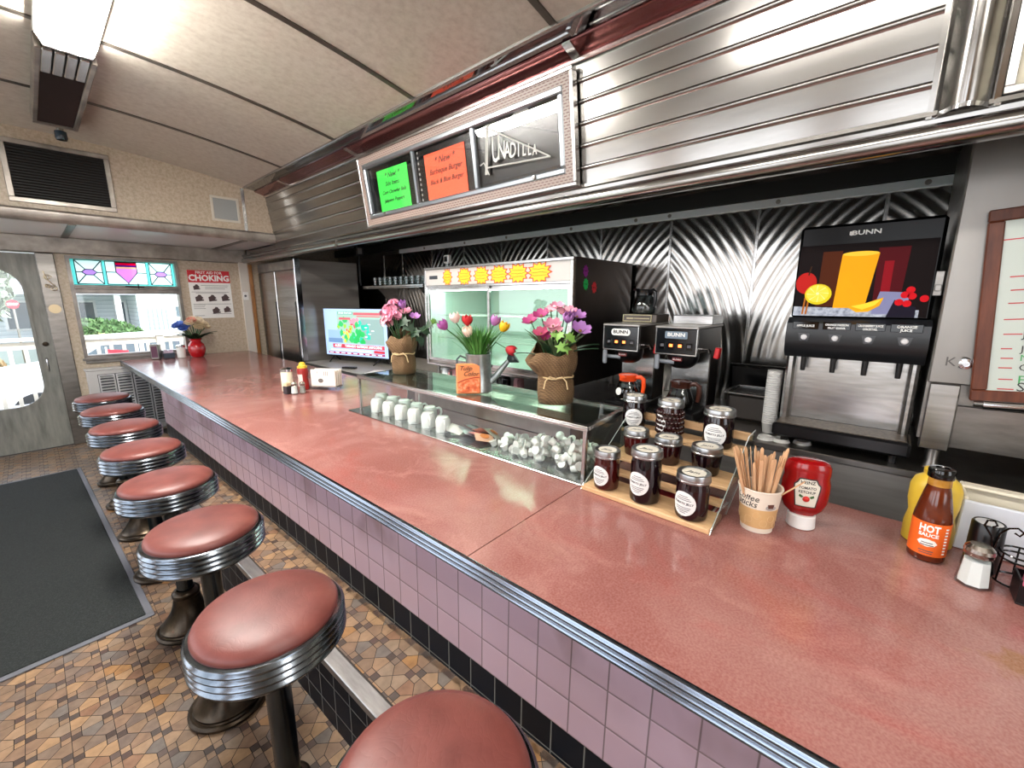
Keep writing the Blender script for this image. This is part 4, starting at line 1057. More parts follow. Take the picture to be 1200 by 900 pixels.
mb = MB(); mb.prism([(-.011, .012), (.011, .012), (.008, -.002), (-.008, -.002)], -.0010, -.0004, 'y', X); mb.build('printed_cup', M('print_brown', '#5a3226', .6), ec)
stick_m = NM('birch', [(.3, '#c79a72'), (.7, '#deb78f')], 4, rough=.6, stretch=(20, 20, 2))
st_me = None; rr = random.Random(11); ca = TOCAM(.815, .262); RMC = Matrix.Rotation(ca, 3, 'Z')
for k in range(42):
    if st_me is None:
        mb = MB(); mb.prism([(-.0045, 0), (.0045, 0), (.0052, .17), (.0052, .184), (.0025, .19), (-.0025, .19), (-.0052, .184), (-.0052, .17)], -.0009, .0009, 'y'); so = mb.build('stirrer_stick', stick_m, None); st_me = so
    else:
        so = st_me.copy(); COL.objects.link(so)
    tag(so, 'wooden coffee stirrer standing among the others in the paper cup', 'stirrer', 'wooden stirrers in the paper cup')
    u = rr.uniform(-1, 1); w = rr.uniform(-1, 1); 
    bx, by = u*.022, w*.022; tx, ty = u*.056-.010, w*.05
    z0 = .012; dz = CH-z0
    d = Vector(((tx-bx), (ty-by), dz)).normalized()
    L_ = 1.24+.24*rr.random()
    base = Vector((.815, .262, ctop(.262)+z0))+RMC @ Vector((bx, by, 0))
    q = d.to_track_quat('Z', 'Y').to_matrix().to_4x4()
    so.matrix_world = Matrix.Translation(base) @ RMC.to_4x4() @ q @ Matrix.Rotation(rr.uniform(-.7, .7), 4, 'Z') @ Matrix.Diagonal((1, 1, L_, 1))
so = st_me.copy(); COL.objects.link(so); so['label'] = 'single wooden stirrer leaning far out of the cup over the ketchup bottle'
_d = Vector((.115, .0, .12)).normalized(); so.matrix_world = Matrix.Translation(Vector((.815, .262, ctop(.262)+.105))+RMC @ Vector((.025, -.02, 0))) @ RMC.to_4x4() @ _d.to_track_quat('Z', 'Y').to_matrix().to_4x4() @ Matrix.Diagonal((1, 1, .72, 1))

# --- squeeze bottle of ketchup standing on its cap
ket = thing('ketchup_bottle', 'red ketchup bottle standing on its white cap beside the cup of stirrers', 'bottle', (.937, .149, ctop(.149)+.0008), face(-1, -.25))
mb = MB(); mb.lathe([(0, 0), (.040, 0), (.043, .003), (.041, .044), (.038, .047), (0, .047)], 32); mb.build('cap', white_pl, ket)
kr = M('ketchup_red', '#8f0d10', .14, spec=.6)
mb = MB(); mb.lathe([(.036, .044), (.040, .050), (.058, .068), (.068, .095), (.071, .135), (.070, .165), (.066, .185), (.068, .20), (.067, .222), (.060, .236), (.045, .243), (0, .245)], 40, sy=.62); mb.build('bottle_body', kr, ket)
lo_ = [(-.030, .085), (.030, .085), (.040, .165), (.032, .172), (.024, .188), (-.024, .188), (-.032, .172), (-.040, .165)]
def onb(x, z, e=.0):
    pr_ = [(.05, .058), (.068, .058), (.095, .068), (.135, .071), (.165, .070), (.185, .066), (.20, .068)]
    R_ = .068
    for a_, c_ in zip(pr_, pr_[1:]):
        if a_[0] <= z <= c_[0]: R_ = a_[1]+(c_[1]-a_[1])*(z-a_[0])/(c_[0]-a_[0])
    R_ += e; return (x, -.62*math.sqrt(max(1e-6, R_*R_-x*x)), z)
def decal(poly, e, name, m, par):
    mb = MB(); xs = [p[0] for p in poly]; n = 14
    for i in range(n):
        u0, u1 = i/n, (i+1)/n; zs = sorted(p[1] for p in poly)
        def span(z):
            cr_ = []
            for (xa, za), (xb, zb) in zip(poly, poly[1:]+poly[:1]):
                if (za-z)*(zb-z) <= 0 and abs(za-zb) > 1e-9: cr_.append(xa+(xb-xa)*(z-za)/(zb-za))
            return (min(cr_), max(cr_)) if cr_ else (0, 0)
        zl, zh = zs[0]+1e-5, zs[-1]-1e-5; za, zb = zl+(zh-zl)*u0, zl+(zh-zl)*u1; a_, c_ = span(za), span(zb); m_ = 8
        for k in range(m_):
            p = [a_[0]+(a_[1]-a_[0])*k/m_, a_[0]+(a_[1]-a_[0])*(k+1)/m_, c_[0]+(c_[1]-c_[0])*(k+1)/m_, c_[0]+(c_[1]-c_[0])*k/m_]
            mb.poly([onb(p[0], za, e), onb(p[1], za, e), onb(p[2], zb, e), onb(p[3], zb, e)])
    return mb.build(name, m, par)
kb = decal(lo_, .0008, 'label_border', M('label_black', '#1c1a17', .5), ket)
ki = decal([(x*.9, .136+(z-.136)*.93) for x, z in lo_], .0012, 'label', M('label_cream', '#d9d6c8', .5), ket)
def ktext(s_, size, z, m=ink, **k):
    q_ = text(s_, size, m, ki, (0, 0, 0), (0, 0, 0), ext=.0001, X=Matrix.Translation((0, 0, z)) @ R90, **k)
    for v in q_.data.vertices: v.co = onb(v.co.x, v.co.z, .0016)
ktext('HEINZ', .0145, .174, bold=.0004); ktext('TOMATO', .0130, .155, bold=.0003, sx=.92); ktext('KETCHUP', .0125, .140, bold=.0003, sx=.88)
mb = MB(); mb.ball(onb(0, .116, -.004), .011, u=12, w=8); mb.build('printed_tomato', M('print_tomato', '#c3261e', .5), ki)
mb = MB()
for s_ in (-1, 1): mb.prism([(s_*.008, .124), (s_*.020, .132), (s_*.022, .124), (s_*.014, .119)], onb(.014, .124, .0015)[1]-.0006, onb(.014, .124, .0015)[1], 'y')
mb.build('printed_leaf', lg, ki, smooth=False)

# --- hot sauce bottle
hs = thing('hot_sauce_bottle', 'brown glass bottle with an orange hot sauce label and black cap', 'bottle', (.985, -.172, ctop(-.172)+.0008), face(-1, .12))
sauce = NM('sauce_brown', [(.3, '#4a1a0b'), (.7, '#64280f')], 22, rough=.08, spec=.6)
mb = MB(); mb.lathe([(0, 0), (.038, 0), (.043, .004), (.044, .012), (.044, .130), (.043, .142), (.038, .175), (.031, .215), (.0265, .235), (.0265, .24), (0, .24)], 40); mb.build('glass_body', sauce, hs)
mb = MB(); mb.lathe([(.0272, .238), (.026, .268), (0, .268)], 32); mb.build('neck', NM('sauce_neck', [(.3, '#9c6a22'), (.7, '#c18f3c')], 30, rough=.1, spec=.6), hs)
mb = MB(); mb.lathe([(.027, .262), (.030, .262), (.0305, .266), (.0305, .286), (.028, .291), (.018, .292), (.016, .289), (0, .289)], 36); mb.build('cap', black_gl, hs)
mb = MB(); mb.lathe([(.0446, .022), (.0446, .128)], 40, a0=-PI/2-1.75, a1=-PI/2+1.75); lb = mb.build('orange_label', M('label_orange', '#e8661c', .5), hs)
text('HOT', .031, white_pp, lb, (0, -.0448, .108), FRONT, ext=.0003, wrap=.0446, bold=.0012, sx=.72); text('SAUCE', .015, white_pp, lb, (0, -.0448, .088), FRONT, ext=.0003, wrap=.0446, bold=.0006)
def wrapdisc(mb, R, cx_, cz_, rx, ry, n=22):
    prev = [mb.v((R*math.sin(cx_/R), -R*math.cos(cx_/R), cz_))]*n
    for b_ in (.25, .5, .75, 1):
        pts = []
        for i in range(n):
            t = 2*PI*i/n; k_ = b_*(1+.06*math.cos(8*t)); u = (cx_+rx*k_*math.cos(t))/R; pts.append(mb.v((R*math.sin(u), -R*math.cos(u), cz_+ry*k_*math.sin(t))))
        for i in range(n):
            j = (i+1) % n; mb.f([prev[i], pts[i], pts[j]] if b_ == .25 else [prev[i], pts[i], pts[j], prev[j]])
        prev = pts
mb = MB(); wrapdisc(mb, .0454, 0, .064, .022, .012); mb.build('white_cartouche', white_pp, lb)
mb = MB()
for z, w in ((.064, .014), (.057, .017), (.038, .018), (.031, .016)): mb.tube([(.0460*math.sin(u), -.0460*math.cos(u), z) for u in [(-w+2*w*i/6)/.05 for i in range(7)]], .0013, 4)
mb.build('small_print', gray_ink, lb)
for z, s_ in ((.1, 6),):
    mb = MB()
    for i in range(9): a = .95; mb.box(-.004, .004, -.0004, .0004, -.0022, .0022, X=Matrix.Rotation(a, 4, 'Z') @ Matrix.Translation((0, -.0451, .034+i*.010)))
    mb.build('side_print', white_pp, lb, smooth=False)
# --- yellow mustard bottle behind it
ms = thing('mustard_bottle', 'yellow squeeze bottle standing behind the hot sauce', 'bottle', (1.105, -.178, ctop(-.16)+.0008), face(-1, 0))
yl = M('mustard_yellow', '#d6b43a', .4)
mb = MB(); mb.lathe([(0, 0), (.055, 0), (.062, .004), (.062, .06), (.055, .10), (.062, .14), (.062, .19), (.054, .215), (.03, .235), (0, .237)], 32); mb.build('bottle_body', yl, ms)
mb = MB(); mb.lathe([(.034, .232), (.036, .236), (.036, .250), (.016, .255), (.009, .262), (0, .262)], 20); mb.build('nozzle_cap', yl, ms)
# --- white tray, black holder, salt shaker, wire caddy at the right edge
wt = thing('condiment_tray', 'white plastic bin standing behind the salt shaker at the right edge', 'bin', (1.115, -.625, ctop(-.625)-.0045), rot=(TL_, 0, 0))
mb = MB(); mb.box(.0, .012, 0, .385, .006, .172, .004); mb.build('front_wall', M('bin_white', '#cfd4dc', .4), wt)
bc = M('bin_cream', '#ddd5c2', .45)
mb = MB(); mb.box(.012, .13, 0, .385, .006, .018, .002); mb.box(.118, .13, 0, .385, .018, .185, .004); mb.box(.012, .118, .373, .385, .018, .18, .004); mb.box(.012, .118, .0, .012, .018, .18, .004); mb.box(.10, .145, -.0, .385, .178, .19, .004); mb.build('bin_body', bc, wt)
mb = MB(); mb.lathe([(.012, 0), (.008, .002), (0, .002)], 14, Matrix.Translation((.1175, .12, .155)) @ Matrix.Rotation(-PI/2, 4, 'Y')); mb.build('screw', steel_dk, wt)
bh = thing('black_shaker', 'black cylinder with a pale top behind the salt shaker', 'shaker', (1.022, -.292, ctop(-.29)+.0008))
mb = MB(); mb.lathe([(0, 0), (.036, 0), (.038, .003), (.036, .142), (.033, .147), (.031, .145), (.031, .143), (0, .143)], 32); mb.build('body', black_pl, bh)
mb = MB(); mb.lathe([(.029, .1455), (0, .147)], 24); mb.build('top', M('shaker_top', '#c9c9cc', .4), bh)
def shaker(lab, loc, h, r, fill, grp=None, simple=False):
    s_ = thing('salt_shaker', lab, 'shaker', loc, .3, group=grp)
    n = 8 if not simple else 10; hb = h*.74
    mb = MB(); mb.lathe([(0, 0), (r, 0), (r*1.02, .004), (r*.98, .012), (r*.80, hb*.9), (r*.70, hb), (0, hb)], n); mb.build('glass_body', PANE('shaker_glass', '#f0f4f4', 1.2), s_, sharp=10)
    mb = MB(); mb.lathe([(0, .006), (r*.86, .006), (r*.72, hb*.82), (0, hb*.84)], n); mb.build('salt', fill, s_, sharp=10)
    mb = MB(); mb.lathe([(r*.72, hb-.004), (r*.80, hb), (r*.80, hb+h*.07), (r*.84, hb+h*.09), (r*.80, hb+h*.17), (r*.55, hb+h*.25), (0, hb+h*.265)], 28); cp = mb.build('metal_cap', M('cap_worn', '#a39c94', .25, 1), s_)
    if not simple:
        mb = MB()
        for i in range(6): mb.lathe([(.0022, .0005), (0, .0005)], 6, Matrix.Translation((r*.35*math.cos(i), r*.35*math.sin(i), h-.0015)))
        mb.build('pour_hole', black_mt, cp)
    return s_
salt_m = M('salt_white', '#f1f1ee', .8); pep_m = M('pepper_grey', '#8c877f', .9)
shaker('glass salt shaker with a metal cap at the right edge, before the black cylinder', (.898, -.266, ctop(-.266)+.0008), .122, .038, salt_m)
wc = thing('wire_caddy', 'black wire caddy with scrolled handle at the right edge of the counter', 'caddy', (.985, -.360, ctop(-.365)+.0008))
mb = MB(); wr = .0028
for z in (.09, .075): mb.tube([(.045*math.cos(t), .045*math.sin(t), z) for t in [2*PI*k/20 for k in range(21)]], wr, 6)
mb.tube([(.05*math.cos(t), .05*math.sin(t), .004) for t in [2*PI*k/20 for k in range(21)]], wr, 6)
for k in range(6): mb.tube([(.05*math.cos(k*1.05), .05*math.sin(k*1.05), .004), (.045*math.cos(k*1.05), .045*math.sin(k*1.05), .09)], wr*.8, 5)
mb.build('wire_basket', black_gl, wc)
mb = MB(); mb.tube([(-.0, .046, .004), (0, .056, .08), (-.0, .050, .135), (0, .036, .156), (0, .020, .162), (0, .008, .152), (0, .014, .140), (0, .024, .146)], wr, 6); mb.tube([(0, .054, .06), (0, .064, .12), (0, .082, .150), (0, .078, .166), (0, .064, .168), (0, .058, .156), (0, .066, .149)], wr, 6); mb.build('scroll_handle', black_gl, wc)
ph = thing('packet_holder', 'square black holder of sweetener packets at the right edge', 'holder', (.895, -.378, ctop(-.378)+.0008))
mb = MB(); mb.box(-.038, .038, -.038, .038, 0, .006, .002)
for x0, x1, y0, y1 in ((-.038, .038, -.038, -.034), (-.038, .038, .034, .038), (-.038, -.034, -.034, .034), (.034, .038, -.034, .034)): mb.box(x0, x1, y0, y1, .006, .07)
mb.build('box', black_pl, ph)
for k in range(6):
    s_ = thing('sweetener_packet', 'pink sweetener packet standing in the square black holder', 'packet', (.895-.02+.008*k, -.378, ctop(-.378)+.012), group='pink packets in the black holder', rot=(.05*(k-2), .12*(k-3), 0))
    mb = MB(); mb.box(-.001, .001, -.028, .028, 0, .085, .0008); mb.build('paper', M('pack_pink', '#e0708f', .6), s_)

# --- condiments half way along the counter
def cpos(x, y): return (x, y, ctop(y)+.0008)
g_ = thing('sugar_dispenser', 'tall glass sugar pourer with a chrome lid, half way along the counter', 'sugar pourer', cpos(.52, 3.53))
mb = MB(); mb.lathe([(0, 0), (.040, 0), (.043, .004), (.043, .155), (.040, .16), (0, .16)], 24); mb.build('glass_body', M('sugar_cream', '#d8cdb6', .12), g_)
mb = MB(); mb.lathe([(.043, .155), (.046, .158), (.046, .175), (.03, .186), (.012, .190), (0, .190)], 24); mb.build('lid', chrome, g_)
g_ = thing('packet_holder', 'small black holder of packets in front of the sugar pourer', 'holder', cpos(.485, 3.43), .3)
mb = MB(); mb.box(-.03, .03, -.022, .022, 0, .062, .003); mb.build('box', M('holder_dark', '#251a20', .4), g_)
mb = MB()
for k in range(5): mb.box(-.026+.011*k, -.018+.011*k, -.018, .018, .058, .084)
mb.build('packet_tops', M('packet_tan', '#d9c29a', .6), g_, smooth=False)
shaker('small white salt shaker before the sugar pourer', cpos(.512, 3.385), .095, .026, salt_m, simple=True)
shaker('small grey pepper shaker beside the small salt shaker', cpos(.565, 3.365), .092, .025, pep_m, simple=True)
g_ = thing('ketchup_bottle', 'red squeeze bottle with a yellow cap, half way along the counter', 'bottle', cpos(.632, 3.50), face(-1, -1))
mb = MB(); mb.lathe([(0, 0), (.038, 0), (.042, .004), (.042, .06), (.036, .10), (.042, .13), (.042, .165), (.036, .178), (0, .18)], 28); mb.build('bottle_body', M('squeeze_red', '#8e1b18', .3), g_)
mb = MB(); mb.lathe([(.038, .176), (.038, .19), (.026, .196), (.022, .215), (.012, .222), (0, .223)], 20); mb.build('cap', yl, g_)
mb = MB(); mb.lathe([(.0424, .03), (.0424, .058), (.0375, .095), (.0424, .128)], 20, a0=-PI/2-.8, a1=-PI/2+.3); mb.build('label', M('label_pale', '#ddc9c2', .5), g_)
g_ = thing('napkin_holder', 'holder full of white printed napkins, half way along the counter', 'napkin holder', (.765, 3.385, ctop(3.385)+.0028), face(-.9, -.65))
mb = MB(); mb.box(-.115, .115, -.045, .045, .018, .026, .002)
for x in (-.10, .10):
    for y in (-.035, .035): mb.tube([(x, y, 0), (x, y, .02)], .006, 6)
mb.build('metal_base', steel, g_)
for k in range(4):
    mb = MB(); mb.box(-.105+.004*k, .105+.004*k, -.045+.024*k, -.030+.024*k, .0265, .165-.004*(k % 2), .005); mb.build('napkin_stack', M('napkin', '#e2dcd2', .85), g_)
mb = MB()
mb.prism(circ(-.02, .075, .022, 14, .018), -.0462, -.0455, 'y'); mb.prism(circ(-.02, .08, .014, 12, .008), -.047, -.046, 'y'); mb.tube([(-.05, -.046, .13), (-.045, -.046, .145), (-.05, -.046, .155)], .002, 4)
for x in (.01, .025, .04): mb.tube([(x, -.046, .115), (x+.004, -.046, .15)], .0022, 4)
mb.build('print', M('napkin_print', '#6a6460', .7), g_)
# --- far end of the counter
vs_ = thing('flower_vase', 'red glass vase of flowers at the far end of the counter by the window', 'vase', cpos(.49, 6.10))
mb = MB(); mb.lathe([(0, 0), (.055, 0), (.066, .012), (.084, .06), (.088, .10), (.076, .15), (.052, .18), (.050, .19), (.066, .215), (.060, .213), (.044, .19), (.0, .185)], 32); mb.build('vase_body', M('vase_red', '#a80d18', .07, spec=.7), vs_)
rr = random.Random(2)
mb = MB()
for i in range(16):
    a = rr.uniform(0, 6.28); blade(mb, (0, 0, .19), (.75*math.cos(a), .75*math.sin(a), 1), rr.uniform(.12, .2), .036, .5)
mb.build('leaf', lgd, vs_, sharp=80)
for (x, y, z, col_) in ((-.13, -.03, .38, 0), (-.085, -.04, .36, 0), (-.16, -.02, .36, 0), (.02, -.03, .41, 1), (.07, -.02, .39, 1), (.0, .02, .43, 1), (.045, -.04, .37, 1), (.10, .0, .37, 1), (.06, .02, .42, 1), (.03, -.05, .34, 1), (.11, -.03, .34, 1), (-.11, -.05, .33, 0), (-.05, -.05, .39, 1), (-.02, -.03, .42, 2)):
    mb = MB(); mb.tube([(0, 0, .19), (x*.6, y*.6, .30), (x, y, z)], .004, 5); mb.build('stem', lg, vs_)
    mb = MB(); d = Vector((x*2, -.5, .8)).normalized()
    for q in range(2): blossom(mb, look(Vector((x, y, z))+d*.008*q, d) @ Matrix.Rotation(.5*q, 4, 'Z'), .052-.012*q, 7, .3+.3*q, .5)
    mb.build('blossom', (M('bloom_blue', '#5a78c8', .6), M('bloom_cream', '#e6d6b8', .6), M('bloom_peach', '#e39a86', .6))[col_], vs_, sharp=60)
g_ = thing('napkin_dispenser', 'metal napkin dispenser by the window at the far end of the counter', 'napkin dispenser', cpos(.125, 6.19), face(-.5, -1))
mb = MB(); mb.box(-.04, .04, -.045, .045, 0, .17, .008); mb.build('case_body', steel_dk, g_)
mb = MB(); mb.box(-.028, .028, -.047, -.044, .02, .15, .002); mb.build('face_plate', M('plate_plum', '#5a3a4a', .3, .6), g_)
g_ = thing('packet_holder', 'small dark holder of sugar packets at the far end of the counter', 'holder', cpos(.235, 6.18))
mb = MB(); mb.box(-.05, .05, -.03, .03, 0, .06, .004); mb.build('box', M('holder_blue', '#35404c', .35), g_)
mb = MB()
for k in range(7): mb.box(-.046+.0125*k, -.036+.0125*k, -.025, .025, .055, .085+.02*((k*3) % 4)/4)
mb.build('packet_tops', M('packet_lilac', '#c9b7c8', .6), g_, smooth=False)
g_ = thing('sugar_dispenser', 'squat glass sugar pourer beside the red vase', 'sugar pourer', cpos(.345, 6.14))
mb = MB(); mb.lathe([(0, 0), (.04, 0), (.043, .004), (.043, .12), (.04, .125), (0, .125)], 24); mb.build('glass_body', M('sugar_white', '#d9d9d4', .12), g_)
mb = MB(); mb.lathe([(.043, .12), (.046, .123), (.046, .14), (.03, .15), (0, .152)], 24); mb.build('lid', chrome, g_)
# ================================================================== BACK BAR
BZ = .826
bc_ = thing('back_counter', 'long stainless back counter behind the lunch counter', 'counter', (1.55, 0, 0))
mb = MB(); mb.box(0, .89, -2.0, 3.13, BZ-.03, BZ-.001, .003); mb.build('worktop', steel_dk, bc_)
mb = MB(); mb.box(.01, .03, -2.0, 3.12, .42, BZ-.03); mb.build('front_panel', NM('panel_steel', [(.3, '#8b8784'), (.7, '#9d9996')], 6, rough=.38, metal=.7, stretch=(1, .3, 4)), bc_, smooth=False)
mb = MB(); mb.box(.08, .85, -1.9, 3.1, .02, .42); mb.build('plinth', black_mt, bc_, smooth=False)
tt = thing('service_table', 'grey laminate side table under the television', 'table', (1.30, 3.16, 0))
mb = MB(); mb.box(0, 1.1, 0, 1.92, .765, .806, .003); mb.build('top', NM('table_grey', [(.3, '#8f8a80'), (.7, '#a29d93')], 12, rough=.35), tt)
mb = MB(); mb.box(-.004, .0, 0, 1.92, .762, .800); mb.box(0, 1.1, -.004, 0, .762, .80); mb.build('edge_band', M('table_edge', '#4c4b49', .4), tt, smooth=False)
for x in (.05, 1.03):
    for y in (.06, 1.0, 1.86):
        mb = MB(); mb.box(x-.02, x+.02, y-.02, y+.02, 0, .765); mb.build('leg', black_mt, tt, smooth=False)
# --- reach-in fridge at the far end
fr = thing('reach_in_fridge', 'tall two-door stainless fridge at the far end of the back bar', 'fridge', (1.30, 5.12, 0))
mb = MB(); mb.box(.03, .76, 0, 1.18, .05, 1.97, .004); mb.build('cabinet', NM('fridge_side', [(.3, '#8f8a85'), (.6, '#aba6a0'), (.8, '#c0bbb5')], 2.5, rough=.3, metal=.75, stretch=(.3, 1, 3)), fr)
for k, (a, c) in enumerate(((.03, .585), (.615, 1.165))):
    mb = MB(); mb.box(0, .03, a, c, .16, 1.86, .006); d = mb.build('door', steel, fr)
    mb = MB(); mb.box(-.012, 0, a+.006, a+.03, .6, 1.5, .003); mb.build('handle', black_pl, d)
mb = MB(); mb.box(.004, .03, .015, 1.17, 1.865, 1.965, .003); mb.build('header_panel', aged, fr)
mb = MB(); mb.box(-.006, .06, -.006, .014, .05, 1.98, .003); mb.build('corner_trim', chrome, fr)
mb = MB(); mb.box(.02, .028, .58, .62, .16, 1.86); mb.build('door_gap', black_mt, fr, smooth=False)
for x in (.08, .70):
    for y in (.06, 1.10):
        mb = MB(); mb.lathe([(0, 0), (.02, 0), (.02, .05), (0, .05)], 10, Matrix.Translation((x, y, 0))); mb.build('foot', steel_dk, fr)
cd = thing('wall_conduit', 'black vertical conduit with a junction box above the shelf', 'conduit', (2.08, 5.09, 0))
mb = MB(); mb.tube([(0, 0, 1.70), (0, 0, 2.29)], .012, 8); mb.build('pipe', black_mt, cd)
mb = MB(); mb.box(-.05, .05, -.03, .02, 2.06, 2.17, .006); mb.build('junction_box', black_pl, cd)
mb = MB(); mb.box(-.028, .028, -.034, -.03, 2.08, 2.15, .001); mb.build('cover_plate', M('plate_grey', '#8d8d8d', .4), cd)
# --- shelf with glasses
sh_ = thing('wall_shelf', 'stainless wall shelf of drinking glasses above the television', 'shelf', (2.1, 3.84, 1.665))
mb = MB(); mb.box(0, .34, 0, 1.25, 0, .006); mb.box(0, .012, 0, 1.25, -.012, .024, .003); mb.build('shelf_plate', steel, sh_)
for y in (.15, 1.0):
    mb = MB(); mb.prism([(.06, -.002), (.345, -.002), (.345, -.28), (.325, -.28)], y-.006, y+.006, 'y'); mb.build('bracket', steel_dk, sh_, smooth=False)
gl_m = PANE('tumbler_glass', '#e9efef', 2.0, .03)
g0 = None; n_ = 0
for r_ in range(2):
    for k in range(9):
        if g0 is None:
            mb = MB(); mb.lathe([(.026, 0), (.036, .115), (.034, .115), (.025, .006), (0, .006), (0, 0), (.026, 0)], 18)
            for z in (.02, .05, .08): mb.lathe([(.0265+z*.087, z), (.0285+z*.087, z+.005), (.0272+z*.087, z+.01)], 18)
            g0 = mb.build('drinking_glass', gl_m); g = g0
        else: g = g0.copy(); COL.objects.link(g)
        g.location = (2.17+.10*r_, 3.98+.112*k+.03*r_, 1.6715); tag(g, 'clear drinking glass among the others on the stainless wall shelf', 'glass', 'drinking glasses on the wall shelf')
# --- television showing a weather map
tv = thing('television', 'flat television showing a storm warning weather map', 'television', (1.66, 4.54, .8065), face(-.967, -.254))
mb = MB(); mb.box(-.492, .492, 0, .03, .062, .62, .004); mb.box(-.3, .3, .03, .06, .08, .35, .01); mb.build('housing', black_pl, tv)
for s_ in (-1, 1):
    mb = MB(); x = s_*.37; mb.tube([(x, .015, .07), (x-.03*s_, -.09, .003)], .006, 6); mb.tube([(x, .015, .07), (x+.02*s_, .11, .003)], .006, 6); mb.build('foot', black_pl, tv)
def scr(n, c, s=.42): return EM('screen_'+n, c, s)
mb = MB(); mb.box(-.484, .484, -.0015, 0, .078, .612); sc_ = mb.build('screen', scr('blue', '#9fbbe6'), tv, smooth=False)
def quad(x0, x1, z0, z1, m, e=-.002, name='graphic'):
    mb = MB(); mb.box(x0, x1, e-.0004, e, z0, z1); return mb.build(name, m, sc_, smooth=False)
quad(-.27, .44, .22, .585, scr('map', '#8fb3a8'), name='map_panel')
quad(.10, .44, .22, .50, scr('grey', '#7e9a98'), -.0025, name='map_shade')
quad(-.43, -.20, .225, .37, scr('sky', '#86a8d2'), -.003, name='picture_inset'); quad(-.43, -.20, .225, .275, scr('sea', '#5c7fa8'), -.0035, name='inset_horizon')
rr = random.Random(9)
for nm, col_, n, x0, x1, z0, z1, R in (('green', '#1fae5a', 16, -.22, .22, .22, .50, .045), ('teal', '#18b8a0', 10, .0, .22, .24, .56, .042), ('lime', '#8ccb3a', 8, -.26, -.05, .24, .46, .034), ('yellow', '#e6d23a', 7, -.2, .0, .24, .42, .02), ('pink', '#e58a9c', 5, -.07, .12, .44, .56, .035), ('red', '#c9354a', 5, -.06, .05, .40, .47, .026), ('orange', '#e0612a', 3, -.15, -.05, .35, .40, .018)):
    mb = MB()
    for i in range(n):
        cx, cz_ = rr.uniform(x0, x1), rr.uniform(z0, z1); k = 9
        mb.prism([(cx+R*rr.uniform(.5, 1.1)*math.cos(2*PI*i_/k), max(.225, cz_+R*rr.uniform(.5, 1.1)*math.sin(2*PI*i_/k))) for i_ in range(k)], -.0046-.0003*len(nm), -.0042-.0003*len(nm), 'y')
    mb.build('radar_'+nm, scr(nm, col_), sc_, smooth=False)
rd = scr('banner', '#b02a3c')
quad(.0, .41, .545, .572, scr('title', '#c0505c'), -.007, name='title_bar'); quad(-.25, -.01, .55, .58, scr('teal2', '#5f9c90'), -.007, name='title_bar'); quad(-.23, -.05, .49, .515, scr('title', '#c0505c'), -.007, name='title_bar'); quad(.05, .40, .525, .536, scr('title', '#c0505c'), -.007, name='title_bar')
quad(-.36, .44, .165, .21, rd, -.007, name='red_banner'); quad(-.44, .44, .095, .118, scr('ticker', '#8e2a58'), -.007, name='ticker'); quad(.28, .44, .125, .155, rd, -.007, name='red_banner')
wht = scr('white', '#f4f4fa', .55)
text('ALERT', .040, wht, sc_, (-.275, -.0078, .188), FRONT, bold=.001, ext=.0002); text('TORNADO OUTBREAK UNFOLDING', .040, wht, sc_, (.12, -.0078, .188), FRONT, bold=.0008, sx=.86, ext=.0002)
text('SEVERE WEATHER', .026, wht, sc_, (-.13, -.0078, .565), FRONT, ext=.0002)
mb = MB()
for i in range(9): mb.box(-.42+.095*i, -.36+.095*i, -.0082, -.0078, .102, .111)
for i in range(6): mb.box(-.40+.11*i, -.31+.11*i, -.0072, -.0068, .134, .144)
for i in range(5): mb.box(.16+.05*(i % 3), .20+.05*(i % 3), -.0072, -.0068, .30+.035*i, .307+.035*i)
mb.build('caption_text', wht, sc_, smooth=False)
rm = thing('remote_control', 'black remote control lying on the grey side table', 'remote', (1.40, 4.22, .8068), .5)
mb = MB(); mb.box(-.025, .025, -.08, .08, 0, .018, .006); mb.build('case', black_pl, rm)
mb = MB()
for i in range(8): mb.box(-.014+.016*(i % 2), -.002+.016*(i % 2), -.06+.03*(i//2), -.045+.03*(i//2), .018, .0195)
mb.build('buttons', gray_ink, rm, smooth=False)
pp_ = thing('paper_sheets', 'loose white papers lying at the near end of the grey side table', 'paper', (1.50, 3.72, .8068), .3)
for k in range(3):
    mb = MB(); mb.box(-.11, .11, -.15, .15, k*.002, k*.002+.001, X=Matrix.Rotation(.15*k, 4, 'Z')); mb.build('sheet', white_pp, pp_, smooth=False)
# --- refrigerated display case
co = thing('display_cooler', 'large glass-fronted refrigerated display case with yellow price stars on its header', 'display fridge', (1.60, 2.345, BZ), -PI/2)
cst = NM('cooler_steel', [(.3, '#8f8782'), (.7, '#a69f99')], 5, rough=.3, metal=.95, stretch=(1, 1, 3))
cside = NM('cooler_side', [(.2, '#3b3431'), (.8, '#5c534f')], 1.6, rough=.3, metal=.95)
mb = MB(); mb.box(-.78, .78, .01, .80, .80, .965, .004); mb.box(-.78, .78, .01, .80, .115, .17, .004); mb.box(-.78, .78, .77, .80, .17, .80); mb.build('cabinet', cst, co)
mb = MB(); mb.box(.755, .7804, .02, .80, .17, .80); mb.box(.7803, .785, .02, .80, .115, .965); mb.build('side_panel', cside, co, smooth=False)
mb = MB(); mb.box(-.78, -.755, .02, .80, .17, .80); mb.build('side_panel', cside, co, smooth=False)
mb = MB(); mb.box(-.755, .755, .75, .77, .17, .80); mb.box(-.755, .755, .05, .77, .17, .175); mb.box(-.755, -.750, .03, .75, .175, .80); mb.box(.750, .755, .03, .75, .175, .80); mb.build('liner', M('cooler_liner', '#c6d6cf', .5), co, smooth=False)
